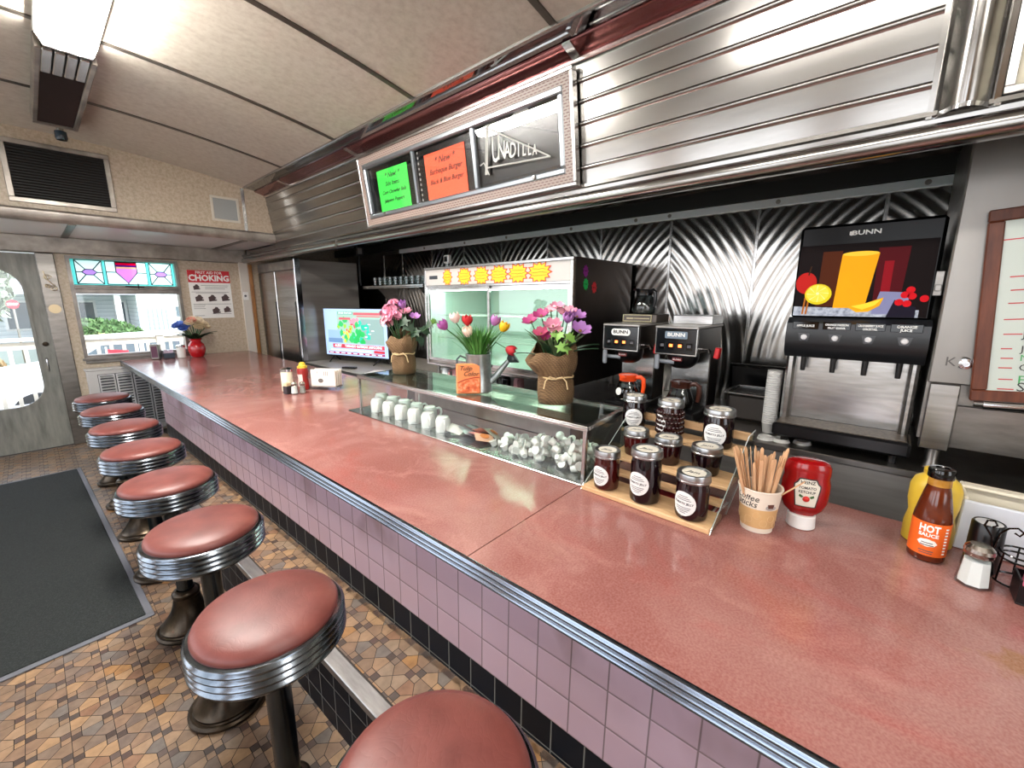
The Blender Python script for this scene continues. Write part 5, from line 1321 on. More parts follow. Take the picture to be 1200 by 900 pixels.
mb = MB(); mb.frame(-.78, .78, .118, .965, .022, -.012, .02, 'y', bev=.003); mb.box(-.758, .758, -.01, .02, .795, .815, .003); mb.build('front_trim', steel, co)
mb = MB(); mb.box(-.758, .758, -.004, .01, .815, .943); mb.build('header', M('header_white', '#c9c5c0', .35), co, smooth=False)
mb = MB(); mb.box(-.71, -.60, -.008, -.004, .865, .895, .002); mb.build('readout', M('readout', '#3c4248', .3), co)
for k, (a, c, y) in enumerate(((-.745, .02, -.002), (-.01, .75, .014))):
    mb = MB(); mb.frame(a, c, .165, .795, .022, y-.006, y+.006, 'y'); dr = mb.build('sliding_door', steel, co)
    mb = MB(); mb.box(a+.022, c-.022, y-.001, y+.001, .187, .773); mb.build('door_glass', PANE('cooler_glass', '#eef8f2', 1.7), dr, smooth=False)
for z in (.36, .56):
    mb = MB()
    for i in range(24): mb.tube([(-.75+.065*i, .10, z), (-.75+.065*i, .72, z)], .003, 4)
    for y in (.10, .41, .72): mb.tube([(-.75, y, z), (.75, y, z)], .005, 5)
    mb.build('wire_shelf', M('wire_white', '#b9c4be', .4), co)
mb = MB(); mb.box(-.70, .66, .06, .10, .768, .79); mb.build('light_tube', EM('cooler_light', '#eefff2', 18.0), co, smooth=False)
for x in (-.70, .70):
    for y in (.06, .72):
        mb = MB(); mb.lathe([(0, 0), (.022, 0), (.022, .012), (.014, .02), (.014, .116)], 12, Matrix.Translation((x, y, 0))); mb.build('leg', steel_dk, co)
tb = thing('paper_bag', 'pale wrapped loaf standing inside the glass-fronted cooler', 'bag', (1.85, 2.70, BZ+.1752), .4)
mb = MB(); mb.lathe([(0, 0), (.10, .0), (.11, .05), (.09, .15), (.04, .165), (.055, .20), (0, .2)], 14, sx=1.3); mb.build('wrap', M('wrap_pale', '#ccd3c8', .6), tb)
def star(n, R0, R1, sx=1, seed=0):
    rr = random.Random(seed); return [((R0 if i % 2 else R1)*(1+.05*rr.uniform(-1, 1))*math.cos(PI*i/n)*sx, (R0 if i % 2 else R1)*(1+.05*rr.uniform(-1, 1))*math.sin(PI*i/n)) for i in range(2*n)]
ystar, rstar = M('star_yellow', '#e8c92a', .6), M('star_red', '#d1452a', .6)
SN = ['narrow yellow starburst price sign, first from the left on the cooler header', 'yellow starburst price sign second from the left on the cooler header', 'yellow starburst price sign third from the left on the cooler header', 'yellow starburst price sign fourth from the left on the cooler header', 'yellow starburst price sign second from the right on the cooler header', 'widest yellow starburst price sign, rightmost on the cooler header']
for k, (y, sx) in enumerate(((2.815, .82), (2.605, 1.18), (2.41, 1.2), (2.222, 1.28), (2.035, 1.32), (1.842, 1.42))):
    s_ = thing('price_star', SN[k], 'price sign', (1.5952-.0005*k, y, 1.702), -PI/2, group='yellow price stars on the cooler')
    mb = MB(); mb.prism(star(12, .056, .080, sx, k), -.001, 0, 'y'); mb.build('red_edge', rstar, s_, smooth=False)
    mb = MB(); mb.prism(star(12, .048, .067, sx, k), -.002, -.001, 'y'); mb.build('yellow_face', ystar, s_, smooth=False)
    mb = MB()
    for q, w in enumerate((.05, .06, .055)): scribble(mb, -w*sx*.8, .022-.022*q, w*1.6*sx, .011, -.0026, 7, .0013, seed=k*5+q)
    mb.build('handwriting', M('star_ink', '#6d5a12', .7), s_)
for k, (x, z, c, lab) in enumerate(((1.73, 1.705, '#8e2a8a', 'small magenta burst sticker on the side of the cooler'), (1.735, 1.62, '#1fb052', 'small green burst sticker on the side of the cooler'), (1.845, 1.60, '#c93038', 'small red burst sticker on the side of the cooler'))):
    s_ = thing('burst_sticker', lab, 'sticker', (x, 1.559, z), 0)
    mb = MB(); mb.prism(star(9, .032, .042, .8, k), -.001, 0, 'y'); mb.build('burst', M('sticker_%d' % k, c, .6), s_, smooth=False)
    mb = MB(); scribble(mb, -.018, 0, .036, .012, -.0014, 4, .0012, seed=k); mb.build('handwriting', ink, s_)
sn = thing('security_camera', 'small white square camera standing on top of the cooler', 'camera', (1.66, 2.885, 1.7918), -PI/2)
mb = MB(); mb.lathe([(0, 0), (.022, 0), (.022, .004), (.006, .008), (.006, .035)], 16); mb.build('stand', white_pl, sn)
mb = MB(); mb.box(-.034, .034, -.02, .02, .03, .098, .008); mb.build('housing', white_pl, sn)
mb = MB(); mb.box(-.022, .022, -.023, -.019, .042, .086, .004); mb.build('lens', black_gl, sn)
# --- mugs under the cooler
pinkm, blackm = M('mug_pink', '#c98f92', .2), M('mug_black', '#111113', .15)
for x, y, m_, lab, rz in ((1.70, 2.40, china, 'white mug upside down under the cooler, beside a black one', 2.4), (1.735, 2.29, blackm, 'black mug upside down under the cooler', 2.6), (1.74, 2.15, pinkm, 'pink mug upside down under the cooler', -2.6), (1.70, 2.985, china, 'white mug under the left end of the cooler', 2.2), (1.72, 2.87, pinkm, 'pink and white mug under the left end of the cooler', 2.5)):
    t = make_mug(m_); t.location = (x, y, BZ); t.rotation_euler = (0, 0, rz); t['label'] = lab
# --- two coffee brewers
def brewer(y, lab, badge_white, k):
    b = thing('coffee_brewer', lab, 'coffee brewer', (1.60, y, BZ), -PI/2)
    w = .115
    mb = MB(); mb.box(-w, w, .03, .42, 0, .055, .008); mb.lathe([(0, .0555), (.068, .0555), (.072, .06), (.068, .064), (0, .064)], 24, Matrix.Translation((0, .13, 0))); mb.build('warmer_base', black_pl, b)
    sd = NM('brewer_side', [(.3, '#45403c'), (.7, '#5f5954')], 4, rough=.3, metal=.95)
    mb = MB(); mb.box(-w, w, .26, .42, .055, .40, .003); mb.box(-w, w, .02, .42, .40, .535, .004); mb.build('body', sd, b)
    mb = MB(); mb.box(-w+.006, w-.006, .256, .26, .06, .40); mb.build('splash_plate', steel, b, smooth=False)
    mb = MB(); mb.box(-w, w, .0, .02, .395, .535, .004); hd = mb.build('control_panel', M('panel_black', '#101317', .15), b)
    mb = MB(); mb.box(-w-.004, w+.004, -.006, .44, .535, .548, .004); mb.build('top_lid', M('lid_pale', '#bdbab5', .3, .6), b)
    mb = MB(); mb.box(-w, w, -.003, .02, .388, .396, .001); mb.box(-w-.001, -w+.004, -.002, .02, .396, .535); mb.box(w-.004, w+.001, -.002, .02, .396, .535); mb.build('panel_trim', steel, b)
    mb = MB(); mb.prism([(x, z+.499) for x, z in rrect(-.062, .062, -.02, .02, .019 if badge_white else .006, 5)], -.002, 0, 'y'); bd = mb.build('badge', white_pl if badge_white else M('badge_blue', '#6f7f8f', .3), hd)
    text('BUNN', .028, ink if badge_white else white_pl, bd, (0, -.0024, .500), FRONT, bold=.0008, ext=.0003, sx=1.25)
    for i in range(4):
        x = -.075+.05*i; lit = i in (1, 2)
        mb = MB(); mb.box(x-.016, x+.016, -.003, 0, .418, .456, .002); s_ = mb.build('switch', black_gl, hd)
        mb = MB(); mb.box(x-.010, x+.010, -.005, -.003, .432, .448, .001); mb.build('lamp' if lit else 'rocker', EM('lamp_orange', '#ff7a3c', 1.6) if lit else gray_ink, s_)
    mb = MB(); mb.lathe([(0, .395), (.088, .395), (.088, .365), (.078, .33), (.05, .305), (.02, .30), (0, .30)], 28, Matrix.Translation((0, .125, 0))); fn = mb.build('brew_funnel', black_pl, b)
    mb = MB(); mb.box(-.028, .028, .033, .04, .348, .372, .003); f2 = mb.build('funnel_badge', M('funnel_red', '#7c2a2c', .4), fn)
    text('BUNN', .016, white_pl, f2, (0, .0325, .360), FRONT, ext=.0002)
    mb = MB(); mb.tube([(-.02, .05, .34), (-.095, .02, .345), (-.10, .0, .345)], .012, 8); mb.box(-.112, -.085, -.012, .006, .30, .385, .006); mb.build('funnel_handle', M('handle_grey', '#7d828a', .4), fn)
    mb = MB(); mb.tube([(w, .10, .42), (w+.035, .09, .42), (w+.045, .08, .40)], .008, 8); mb.build('faucet', chrome, b)
    mb = MB(); mb.box(w+.025, w+.05, .05, .09, .40, .46, .004, X=Matrix.Rotation(.12, 4, 'Y')); mb.build('faucet_lever', red_pl, b)
    mb = MB(); mb.box(-w, w, .24, .44, .549, .60, .003); rb = mb.build('rear_housing', sd if k == 0 else steel, b)
    if k == 0:
        mb = MB(); mb.frame(-w+.004, w-.03, .553, .598, .005, .234, .24, 'y'); mb.box(-.085, -.04, .236, .239, .569, .578); mb.box(-.035, .07, .236, .239, .571, .576); mb.build('name_plate', M('plate_trim', '#a8a07e', .4), rb, smooth=False)
    return b
b1 = brewer(1.217, 'left coffee brewer with a white oval badge and an orange-handled pot', True, 0)
b2 = brewer(.881, 'right coffee brewer with a grey badge and a brown-handled pot', False, 1)
cglass = PANE('carafe_glass', '#b9c2c2', 2.2); coffee = M('coffee', '#0d0705', .1)
def carafe(lab, loc, rz, col, fill, stick=False):
    c = thing('coffee_pot', lab, 'coffee pot', loc, rz)
    P = [(0, .002), (.062, .0), (.072, .006), (.078, .03), (.076, .055), (.062, .095), (.048, .125), (.046, .135)]
    mb = MB(); mb.lathe(P, 32); mb.build('glass_bowl', cglass, c)
    if fill:
        mb = MB(); mb.lathe([(0, .004), (.060, .003), (.070, .008), (.0755, .03), (.0735, .055), (.064, .082), (0, .082)], 28); mb.build('coffee', coffee, c)
    mb = MB(); mb.lathe([(.048, .118), (.054, .120), (.054, .14), (.060, .155), (.058, .158), (.046, .15), (.042, .15), (.03, .156), (0, .158)], 28); mb.prism([(-.02, .148), (.02, .148), (.008, .163), (-.008, .163)], -.082, -.05, 'y'); mb.build('collar', col, c)
    mb = MB(); mb.tube([(.045, .0, .14), (.085, 0, .15), (.105, 0, .135), (.108, 0, .09), (.102, 0, .045)], [.010, .011, .012, .011, .009], 10, flat=1.2); mb.build('handle', col, c)
    if stick:
        mb = MB(); mb.prism(circ(0, 0, .024, 18), -.002, 0, 'y', Matrix.Rotation(-.35, 4, 'Z') @ Matrix.Translation((0, -.074, .055)) @ Matrix.Rotation(-.2, 4, 'X')); mb.build('white_sticker', white_pp, c)
    return c
carafe('glass coffee pot with an orange collar and handle in the left brewer', (1.73, 1.217, BZ+.0648), -PI/2, orange_pl, True, True)
carafe('glass coffee pot with a brown collar and handle in the right brewer', (1.73, .881, BZ+.0648), -PI/2, M('collar_brown', '#3d1f16', .3), True)
carafe('empty glass coffee pot with a black handle on top of the left brewer', (1.945, 1.235, BZ+.601), -PI/2-.5, black_pl, False)
# --- juice dispenser
jd = thing('juice_dispenser', 'black four-spout juice dispenser with a picture of orange juice', 'juice dispenser', (1.65, .122, BZ), -PI/2)
mb = MB(); mb.box(-.24, .24, .0, .40, .605, 1.015, .012); mb.box(-.245, .245, .12, .42, .05, .62, .004); mb.build('cabinet', M('cabinet_black', '#060607', .2, spec=.15), jd)
mb = MB(); mb.prism([(-.03, .455), (-.045, .50), (-.035, .585), (.0, .61), (.12, .61), (.12, .425), (.0, .425)], -.246, .246, 'x'); cp_ = mb.build('control_panel', M('panel_charcoal', '#191b1e', .3), jd)
mb = MB(); mb.box(-.205, .205, .112, .12, .10, .425); mb.build('splash_plate', steel, jd, smooth=False)
for a_, c_2 in ((-.245, -.205), (.205, .24)):
    mb = MB(); mb.box(a_, c_2, .06, .12, .09, .43, .012); mb.build('side_column', steel, jd)
mb = MB(); mb.box(-.25, .25, -.075, .14, .040, .104, .010); mb.build('drip_tray', black_pl, jd)
mb = MB(); mb.box(-.235, .235, -.06, .105, .1045, .107); mb.build('tray_grid', NM('tray_tan', [(.4, '#4a4036'), (.6, '#665a4c')], 90, rough=.5, metal=.3), jd, smooth=False)
for x in (-.20, .20):
    for y in (-.03, .32):
        mb = MB(); mb.lathe([(.016, 0), (.016, .042)], 12, Matrix.Translation((x, y, 0))); mb.build('leg', black_pl, jd)
for i, (s1, s2) in enumerate((('APPLE JUICE', ''), ('ORANGE PASSION', 'FRUIT GUAVA'), ('CRANBERRY JUICE', 'COCKTAIL'), ('ORANGE', 'JUICE'))):
    x = -.172+.115*i
    mb = MB(); mb.box(x-.05, x+.05, -.040, -.030, .558, .592, .002); lp = mb.build('flavour_plate', black_gl, cp_)
    if s2: text(s1, .0125 if i < 3 else .015, white_pl, lp, (x, -.0406, .580), FRONT, bold=.0003, ext=.0002, sx=.8 if i < 3 else 1); text(s2, .0125 if i < 3 else .015, white_pl, lp, (x, -.0406, .566), FRONT, bold=.0003, ext=.0002, sx=.8 if i < 3 else 1)
    else: text(s1, .0135, white_pl, lp, (x, -.0406, .573), FRONT, bold=.0003, ext=.0002, sx=.95)
    mb = MB(); mb.prism([(x-.024, .538), (x+.024, .538), (x+.014, .505), (x-.014, .505)], -.0475, -.036, 'y'); pb = mb.build('button_surround', M('surround', '#3a3c40', .3), cp_)
    mb = MB(); mb.lathe([(0, .006), (.010, .005), (.0125, 0)], 16, Matrix.Translation((x, -.0475, .522)) @ Matrix.Rotation(PI/2, 4, 'X')); mb.build('push_button', M('button_grey', '#c9c9cb', .3), pb)
    mb = MB(); mb.lathe([(0, .0), (.010, .0), (.012, .06), (.012, .08)], 12, Matrix.Translation((x, .05, .355))); mb.build('spout', black_pl, jd)
pan = M('picture_dark', '#12090a', .5, spec=.08)
mb = MB(); mb.box(-.232, .225, -.003, 0, .618, .93); pic = mb.build('picture_panel', pan, jd, smooth=False)
def pc(poly, m, e, name):
    mb = MB(); mb.prism(poly, -.003-e, -.003-e+.0004, 'y'); return mb.build(name, m, pic, smooth=False)
def pm(n, c): return M('pic_'+n, c, .5, spec=.08)
OX, OZ = -.005, .77      # middle of the printed picture
pc([(-.232, .618), (.20, .618), (.20, .648), (-.232, .66)], NM('pic_ice', [(.3, '#6d7686'), (.6, '#a7b0c0')], 60, rough=.2), .0003, 'printed_ice')
pc([(-.15, .66), (-.07, .66), (-.075, .90), (-.145, .90)], pm('brown', '#4a200c'), .0006, 'printed_glass')
pc([(.05, .66), (.135, .66), (.145, .905), (.045, .905)], pm('cran', '#4a0a12'), .0006, 'printed_glass')
pc([(.07, .70), (.10, .70), (.10, .85), (.07, .85)], pm('cran2', '#86101c'), .0009, 'printed_glass')
pc([(.05, .63), (.16, .63), (.165, .72), (.07, .725)], pm('lilac', '#7f82a8'), .0012, 'printed_ice')
pc([(-.085, .655), (.025, .655), (.05, .885), (-.075, .885)], pm('oj', '#f2a313'), .0015, 'printed_juice_glass')
pc(circ(-.0125, .885, .0615, 20, .010), pm('oj2', '#f8c33c'), .0018, 'printed_juice_top')
pc(circ(-.195, .765, .040, 20, .048), pm('apple', '#b3201c'), .0012, 'printed_apple'); pc([(-.192, .80), (-.186, .80), (-.18, .84), (-.185, .84)], pm('stem', '#3c2414'), .0016, 'printed_stem')
pc(circ(-.145, .715, .050, 22, .046), pm('lime', '#d9c81f'), .0021, 'printed_orange_slice'); pc(circ(-.147, .718, .042, 20, .038), pm('lime2', '#e6d94c'), .0024, 'printed_orange_slice')
pc(circ(-.147, .718, .006, 10), pm('pith', '#f3ecb0'), .0027, 'printed_pith')
for k_ in range(8):
    t_ = PI*k_/4; pc([(-.147+.006*math.cos(t_+1.2), .718+.006*math.sin(t_+1.2)), (-.147+.041*math.cos(t_), .718+.037*math.sin(t_)), (-.147+.041*math.cos(t_+.07), .718+.037*math.sin(t_+.07))], pm('pith', '#f3ecb0'), .0027, 'printed_pith')
pc([(-.035, .66), (.0, .637), (.04, .64), (.075, .665), (.085, .70), (.06, .69), (.02, .672), (-.01, .668)], pm('wedge', '#f0a81a'), .0021, 'printed_orange_wedge')
pc([(-.02, .662), (.02, .648), (.06, .668), (.078, .692), (.03, .676)], pm('wedge2', '#f3d53c'), .0024, 'printed_orange_wedge')
pc([(-.20, .625), (-.193, .625), (-.188, .70), (-.195, .70)], pm('cinn', '#a5601f'), .0018, 'printed_cinnamon'); pc([(-.187, .625), (-.18, .625), (-.174, .70), (-.181, .70)], pm('cinn', '#a5601f'), .0018, 'printed_cinnamon')
for x, z in ((.165, .73), (.150, .71), (.172, .705), (.135, .68), (.16, .675), (.21, .695)): pc(circ(x, z, .014, 14), pm('berry', '#c8141f'), .0018, 'printed_berry')
pc([(.10, .618), (.19, .618), (.19, .66), (.12, .69)], pm('night', '#1a1626'), .0015, 'printed_shadow')
text('BUNN', .026, white_pl, jd, (-.005, -.0006, .972), FRONT, bold=.0006, ext=.0003, sx=1.35)
mb = MB(); mb.prism([(-.062, .972+.008), (-.048, .972+.008), (-.048, .966), (-.055, .962), (-.062, .966)], -.0012, 0, 'y'); mb.build('logo_mark', white_pl, jd, smooth=False)
# --- stack of white cups, bits and pieces on the back counter
tu = thing('cup_tube', 'tall white stack of paper cups beside the juice dispenser', 'cup stack', (1.755, .415, BZ))
mb = MB(); p = [(0, 0), (.026, 0)]
for k in range(24): p += [(.034, .05+.0115*k), (.036, .053+.0115*k), (.033, .058+.0115*k)]
p += [(.034, .333), (0, .333)]; mb.lathe(p, 20); mb.build('cups', M('cup_stack_white', '#b9b9b7', .6), tu)
for k, (x, y) in enumerate(((1.62, .40), (1.63, .335), (1.66, .25))):
    c_ = thing('coffee_lid', ['small white plastic coffee lid in front of the cup stack', 'small white plastic coffee lid beside the dispenser tray', 'small white plastic coffee lid under the dispenser tray'][k], 'dish', (x, y, BZ+.0002))
    mb = MB(); mb.lathe([(0, .012), (.026, .012), (.028, .016), (.034, .016), (.036, .0), (.039, .0), (.036, .006)], 20); mb.build('shell', M('lid_white', '#c6c6c2', .4), c_)  # these are loose coffee cup lids, lying rim down
st_ = thing('steam_pan', 'dull metal pan on the back counter right of the coffee brewers', 'pan', (2.02, .56, BZ))
mb = MB(); mb.box(-.13, .13, -.11, .11, 0, .16, .02); mb.build('body', M('pan_dark', '#4f4b48', .35, .8), st_)
mb = MB(); mb.frame(-.145, .145, -.125, .125, .02, .155, .17, 'z', bev=.004); mb.build('rim', steel, st_)
st2 = thing('black_tray', 'black plastic tray propped on the back counter behind the cup stack', 'tray', (2.32, .50, BZ), rot=(0, -.25, 0))
mb = MB(); mb.box(-.02, .0, -.25, .25, 0.0, .30, .006); mb.build('tray', black_pl, st2)
mb = MB(); mb.frame(-.25, .25, 0, .30, .014, -.032, -.02, 'x', bev=.003); mb.build('rim', black_gl, st2)
# --- right-hand fridge with the whiteboard
rf = thing('steel_fridge', 'large stainless fridge at the right edge with a whiteboard hung on it', 'fridge', (1.60, -.137, 0))
rst = NM('fridge_front', [(.3, '#8d8a86'), (.7, '#a19e9a')], 3, rough=.38, metal=.8, stretch=(1, 1, .4))
mb = MB(); mb.box(0, .05, -1.3, -.002, 1.19, 2.2, .006); dr_ = mb.build('door', rst, rf)
mb = MB(); mb.box(.05, .80, -1.3, -.004, .95, 2.2); mb.build('cabinet', steel_dk, rf, smooth=False)
mb = MB(); mb.box(.01, .06, -.10, -.012, .915, 1.188, .004); mb.build('corner_post', steel, rf)
mb = MB(); mb.box(.03, .05, -1.3, -.10, .93, 1.105, .003); mb.build('lower_panel', steel_dk, rf)
for x_, y_, z_ in ((.06, -.06, .92), (.74, -.06, .95), (.4, -1.2, .95)):
    mb = MB(); mb.lathe([(.03, BZ), (.03, BZ+.01), (.022, BZ+.03), (.022, z_)], 16, Matrix.Translation((x_, y_, 0))); mb.build('foot', steel_dk, rf)
mb = MB(); mb.tube([(-.03, -.16, 1.13), (-.03, -.60, 1.155)], .020, 14); mb.tube([(-.03, -.135, 1.129), (-.03, -.165, 1.13)], .012, 10); mb.tube([(-.03, -.2, 1.13), (.03, -.2, 1.13)], .008, 8); mb.build('bar_handle', chrome, rf)
mb = MB(); mb.lathe([(.012, 0), (.020, .0), (.020, .01), (.010, .012), (.010, .006), (0, .006)], 18, Matrix.Translation((0, -.098, 1.275)) @ Matrix.Rotation(-PI/2, 4, 'Y')); mb.build('lock', chrome, dr_)
text('K', .05, M('emblem_grey', '#5c5a58', .4, .6), dr_, (-.0006, -.056, 1.278), (PI/2, 0, -PI/2), ext=.001)
mb = MB(); mb.tube([(-.002, -.092+.018*math.cos(t), 1.278+.02*math.sin(t)) for t in [PI*.35+1.4*PI*k/12 for k in range(13)]], .003, 5); mb.build('raised_ring', steel_dk, dr_)
hb_ = thing('hinge_bracket', 'small grey bracket between the juice dispenser and the right fridge', 'bracket', (1.70, -.131, 1.53))
mb = MB(); mb.box(-.05, .0, -.005, .025, .0, .10, .004); mb.box(-.06, -.05, .0, .02, .02, .045, .002); mb.build('plate', steel_dk, hb_)
wb = thing('whiteboard', 'wood-framed whiteboard of handwritten specials on the right fridge', 'whiteboard', (1.575, -.2475, 1.485), rot=(0, 0, -PI/2))
wb.rotation_euler = (Matrix.Rotation(-PI/2, 3, 'Z') @ Matrix.Rotation(-.072, 3, 'Y')).to_euler()
mb = MB(); mb.frame(-.012, .90, -.345, .345, .042, -.012, .012, 'y', bev=.004); mb.build('frame', brown_wood, wb)
mb = MB(); mb.box(.028, .86, -.004, .006, -.305, .305); sur = mb.build('board', M('board_white', '#bcc6bf', .25), wb, smooth=False)
rmk, gmk, bmk = M('marker_red', '#b8383a', .5), M('marker_green', '#3f9a58', .5), M('marker_black', '#22262a', .5)
mb = MB()
for z, a, c in ((.235, .03, .30), (.105, .055, .30), (.058, .06, .30), (.012, .058, .30), (-.045, .052, .10), (-.098, .055, .10), (-.150, .053, .08), (-.185, .055, .085), (-.22, .052, .085), (-.262, .055, .09), (-.31+.012, .055, .095)): mb.box(a, c, -.0048, -.004, z, z+.004)
mb.build('red_rules', rmk, sur, smooth=False)
for s_, z, m_, sz in (('J', -.098, bmk, .036), ('Ja', -.15, bmk, .032), ('Mu', -.182, gmk, .032), ('On', -.217, bmk, .034), ('Fi', -.262, gmk, .044), ('So', -.288, bmk, .046)): text(s_, sz, m_, sur, (.10, -.0046, z), FRONT, align='LEFT', ext=.0003)
# ================================================================== MENU BOX ON THE HOOD
bx = thing('menu_box', 'long framed menu box with a patterned border on the steel hood', 'menu box', (1.154, 3.20, 2.075), -PI/2)
bx.rotation_euler = (LEAN, 0, -PI/2)
W_, H_ = 1.955, .508
pat = bpy.data.materials.new('key_pattern'); pat.use_nodes = True; _nt = pat.node_tree; _b = _nt.nodes['Principled BSDF']; _v = coords(_nt, (34, 34, 34))
_br = _nt.nodes.new('ShaderNodeTexBrick'); _br.inputs['Scale'].default_value = 1.0; _br.inputs['Mortar Size'].default_value = .16; _br.inputs['Color1'].default_value = hexc('#5f3832'); _br.inputs['Color2'].default_value = hexc('#4c2b25'); _br.inputs['Mortar'].default_value = hexc('#8f8078')
_br.inputs['Brick Width'].default_value = .9; _br.inputs['Row Height'].default_value = .45
_mp = _nt.nodes.new('ShaderNodeMapping'); _mp.inputs['Rotation'].default_value = (PI/2, 0, 0); _nt.links.new(_v, _mp.inputs['Vector']); _nt.links.new(_mp.outputs['Vector'], _br.inputs['Vector']); _nt.links.new(_br.outputs['Color'], _b.inputs['Base Color']); setin(_b, rough=.45)
mb = MB(); mb.frame(0, W_, 0, H_, .018, -.040, .0, 'y', bev=.003); mb.build('outer_frame', steel, bx)
mb = MB(); mb.frame(.017, W_-.017, .017, H_-.017, .045, -.034, .0, 'y'); mb.build('patterned_border', pat, bx, smooth=False)
mb = MB(); mb.frame(.060, W_-.060, .060, H_-.060, .034, -.040, .0, 'y', bev=.008); mb.box(.665, .685, -.036, -.005, .094, H_-.094, .004); mb.box(1.245, 1.27, -.036, -.005, .094, H_-.094, .004); mb.build('inner_frame', M('frame_alu', '#9aa0a6', .3, .9), bx)
mb = MB(); mb.box(.06, W_-.06, -.006, -.001, .06, H_-.06); bk = mb.build('back_panel', M('box_black', '#0b0b0d', .25), bx, smooth=False)
mb = MB()
for i in range(11): mb.box(.70, .712, -.0072, -.006, .105+.032*i, .118+.032*i)
mb.build('letter_slots', M('slot_pale', '#9a9a94', .5), bk, smooth=False)
mb = MB(); mb.box(.09, W_-.09, -.026, -.024, .09, H_-.09); mb.build('glass_pane', PANE('box_pane', '#ffffff', 1.5), bx, smooth=False)
mb = MB()
for x in (.28, 1.70): mb.lathe([(0, .012), (.01, .01), (.012, 0)], 12, Matrix.Translation((x, -.04, .078)) @ Matrix.Rotation(PI/2, 4, 'X'))
mb.build('knob', steel_dk, bx)
# etched pennant
pn = M('etched_white', '#c9c9c4', .5)
mb = MB(); e = -.0275
def et(*p, r=.004): mb.tube([(x, e, z) for x, z in p], r, 4)
et((1.385, .385), (1.80, .16)); et((1.385, .385), (1.355, .385)); et((1.345, .19), (1.80, .16)); et((1.385, .40), (1.345, .155), r=.007); et((1.375, .40), (1.335, .155), r=.004); et((1.30, .21), (1.33, .22), (1.345, .19), (1.365, .15)); et((1.35, .385), (1.40, .395))
mb.build('pennant_outline', pn, bx)
for i, ch in enumerate('UNADILLA'): text(ch, .13-.009*i if i else .19, pn, bx, (1.425+.045*i-.0008*i*i, e, .258-.007*i+(0 if i else .005)), FRONT, ext=.0005, sx=.62 if i else .5, shear=.15, bold=.001)
mb = MB(); mb.box(1.56, 1.66, -.0085, -.006, .365, .42); mb.build('white_tag', white_pp, bk, smooth=False)
def paper(name, lab, y0, y1, z0, z1, col, lines, tilt=0):
    zc = 2.075+((z0+z1)/2-2.075)*.93
    p = thing(name, lab, 'sign', (1.154-.0095-LEAN*(zc-2.075), (y0+y1)/2, zc), -PI/2)
    p.rotation_euler = (Matrix.Rotation(-PI/2, 3, 'Z') @ Matrix.Rotation(LEAN, 3, 'X') @ Matrix.Rotation(tilt, 3, 'Y')).to_euler()
    w, h = abs(y1-y0)/2, (z1-z0)/2
    mb = MB(); mb.box(-w, w, -.001, .0, -h, h); mb.build('sheet', M('neon_'+name, col, .6), p, smooth=False)
    for s_, x, z, sz in lines: text(s_, sz, M('sign_ink', '#101a10', .7), p, (x, -.0016, z), FRONT, shear=.35, ext=.0003, bold=.0007)
    return p
paper('green_sign', 'bright green handwritten specials sheet in the menu box', 3.0, 2.62, 2.165, 2.463, '#3ee04e', (('* New! *', 0, .105, .05), ('Side Items', -.01, .05, .042), ('Corn Chowder Balls', 0, -.005, .036), ('Jalapeno Poppers', -.01, -.06, .036)), .01)
paper('orange_sign', 'bright orange handwritten specials sheet in the menu box', 2.425, 2.035, 2.155, 2.458, '#ff5a34', (('* New *', 0, .10, .058), ('Barbeque Burger', 0, .04, .046), ('Black & Blue Burger', 0, -.02, .040)), .0)
# ================================================================== OUTSIDE
gr = MB().box(-14, 18, YW+.5, 60, -.75, -.65).build('ground_lawn', NM('lawn', [(.3, '#4f8a2c'), (.7, '#6fa246')], 4, rough=.9), smooth=False); struct(gr)
g2 = MB().box(-16, -2.7, -8, YW+.5, -.75, -.65).build('ground_gravel', M('gravel_pale', '#c4c2bc', .9), smooth=False); struct(g2)
g3 = MB().box(-8, 6, YW+.12, 10.2, -.22, -.12).build('deck_floor', NM('deck_grey', [(.3, '#7c7d82'), (.7, '#95969a')], 6, rough=.7, stretch=(12, 1, 1)), smooth=False); struct(g3)
g4 = MB().box(-14, 18, 13, 17.5, -.66, -.64).build('road_strip', M('asphalt_pale', '#a3a6ab', .8), smooth=False); struct(g4)
rl = thing('deck_railing', 'pale wooden deck railing outside the far window and door', 'railing', (-3.2, 8.6, -.12))
rw = NM('rail_wood', [(.3, '#c9c3b6'), (.7, '#ddd7ca')], 5, rough=.7)
mb = MB(); mb.box(0, 5.6, -.06, .06, 1.10, 1.14); mb.box(0, 5.6, -.02, .02, .99, 1.08); mb.build('top_rail', rw, rl, smooth=False)
mb = MB(); mb.box(0, 5.6, -.02, .02, .14, .22); mb.build('bottom_rail', rw, rl, smooth=False)
for k in range(40):
    mb = MB(); mb.box(.07+.14*k, .11+.14*k, -.018, .018, .22, .99); mb.build('baluster', rw, rl, smooth=False)
for x in (0, 1.9, 3.7, 5.5):
    mb = MB(); mb.box(x, x+.09, -.045, .045, 0, 1.10); mb.build('post', rw, rl, smooth=False)
ho = thing('clapboard_house', 'white clapboard house with a porch seen through the far window', 'house', (.5, 20, -.65))
clap = bpy.data.materials.new('clapboard'); clap.use_nodes = True; _nt = clap.node_tree; _b = _nt.nodes['Principled BSDF']; _v = coords(_nt)
_w = _nt.nodes.new('ShaderNodeTexWave'); _w.bands_direction = 'Z'; _w.wave_profile = 'SAW'; _w.inputs['Scale'].default_value = 2.2; _nt.links.new(_v, _w.inputs['Vector'])
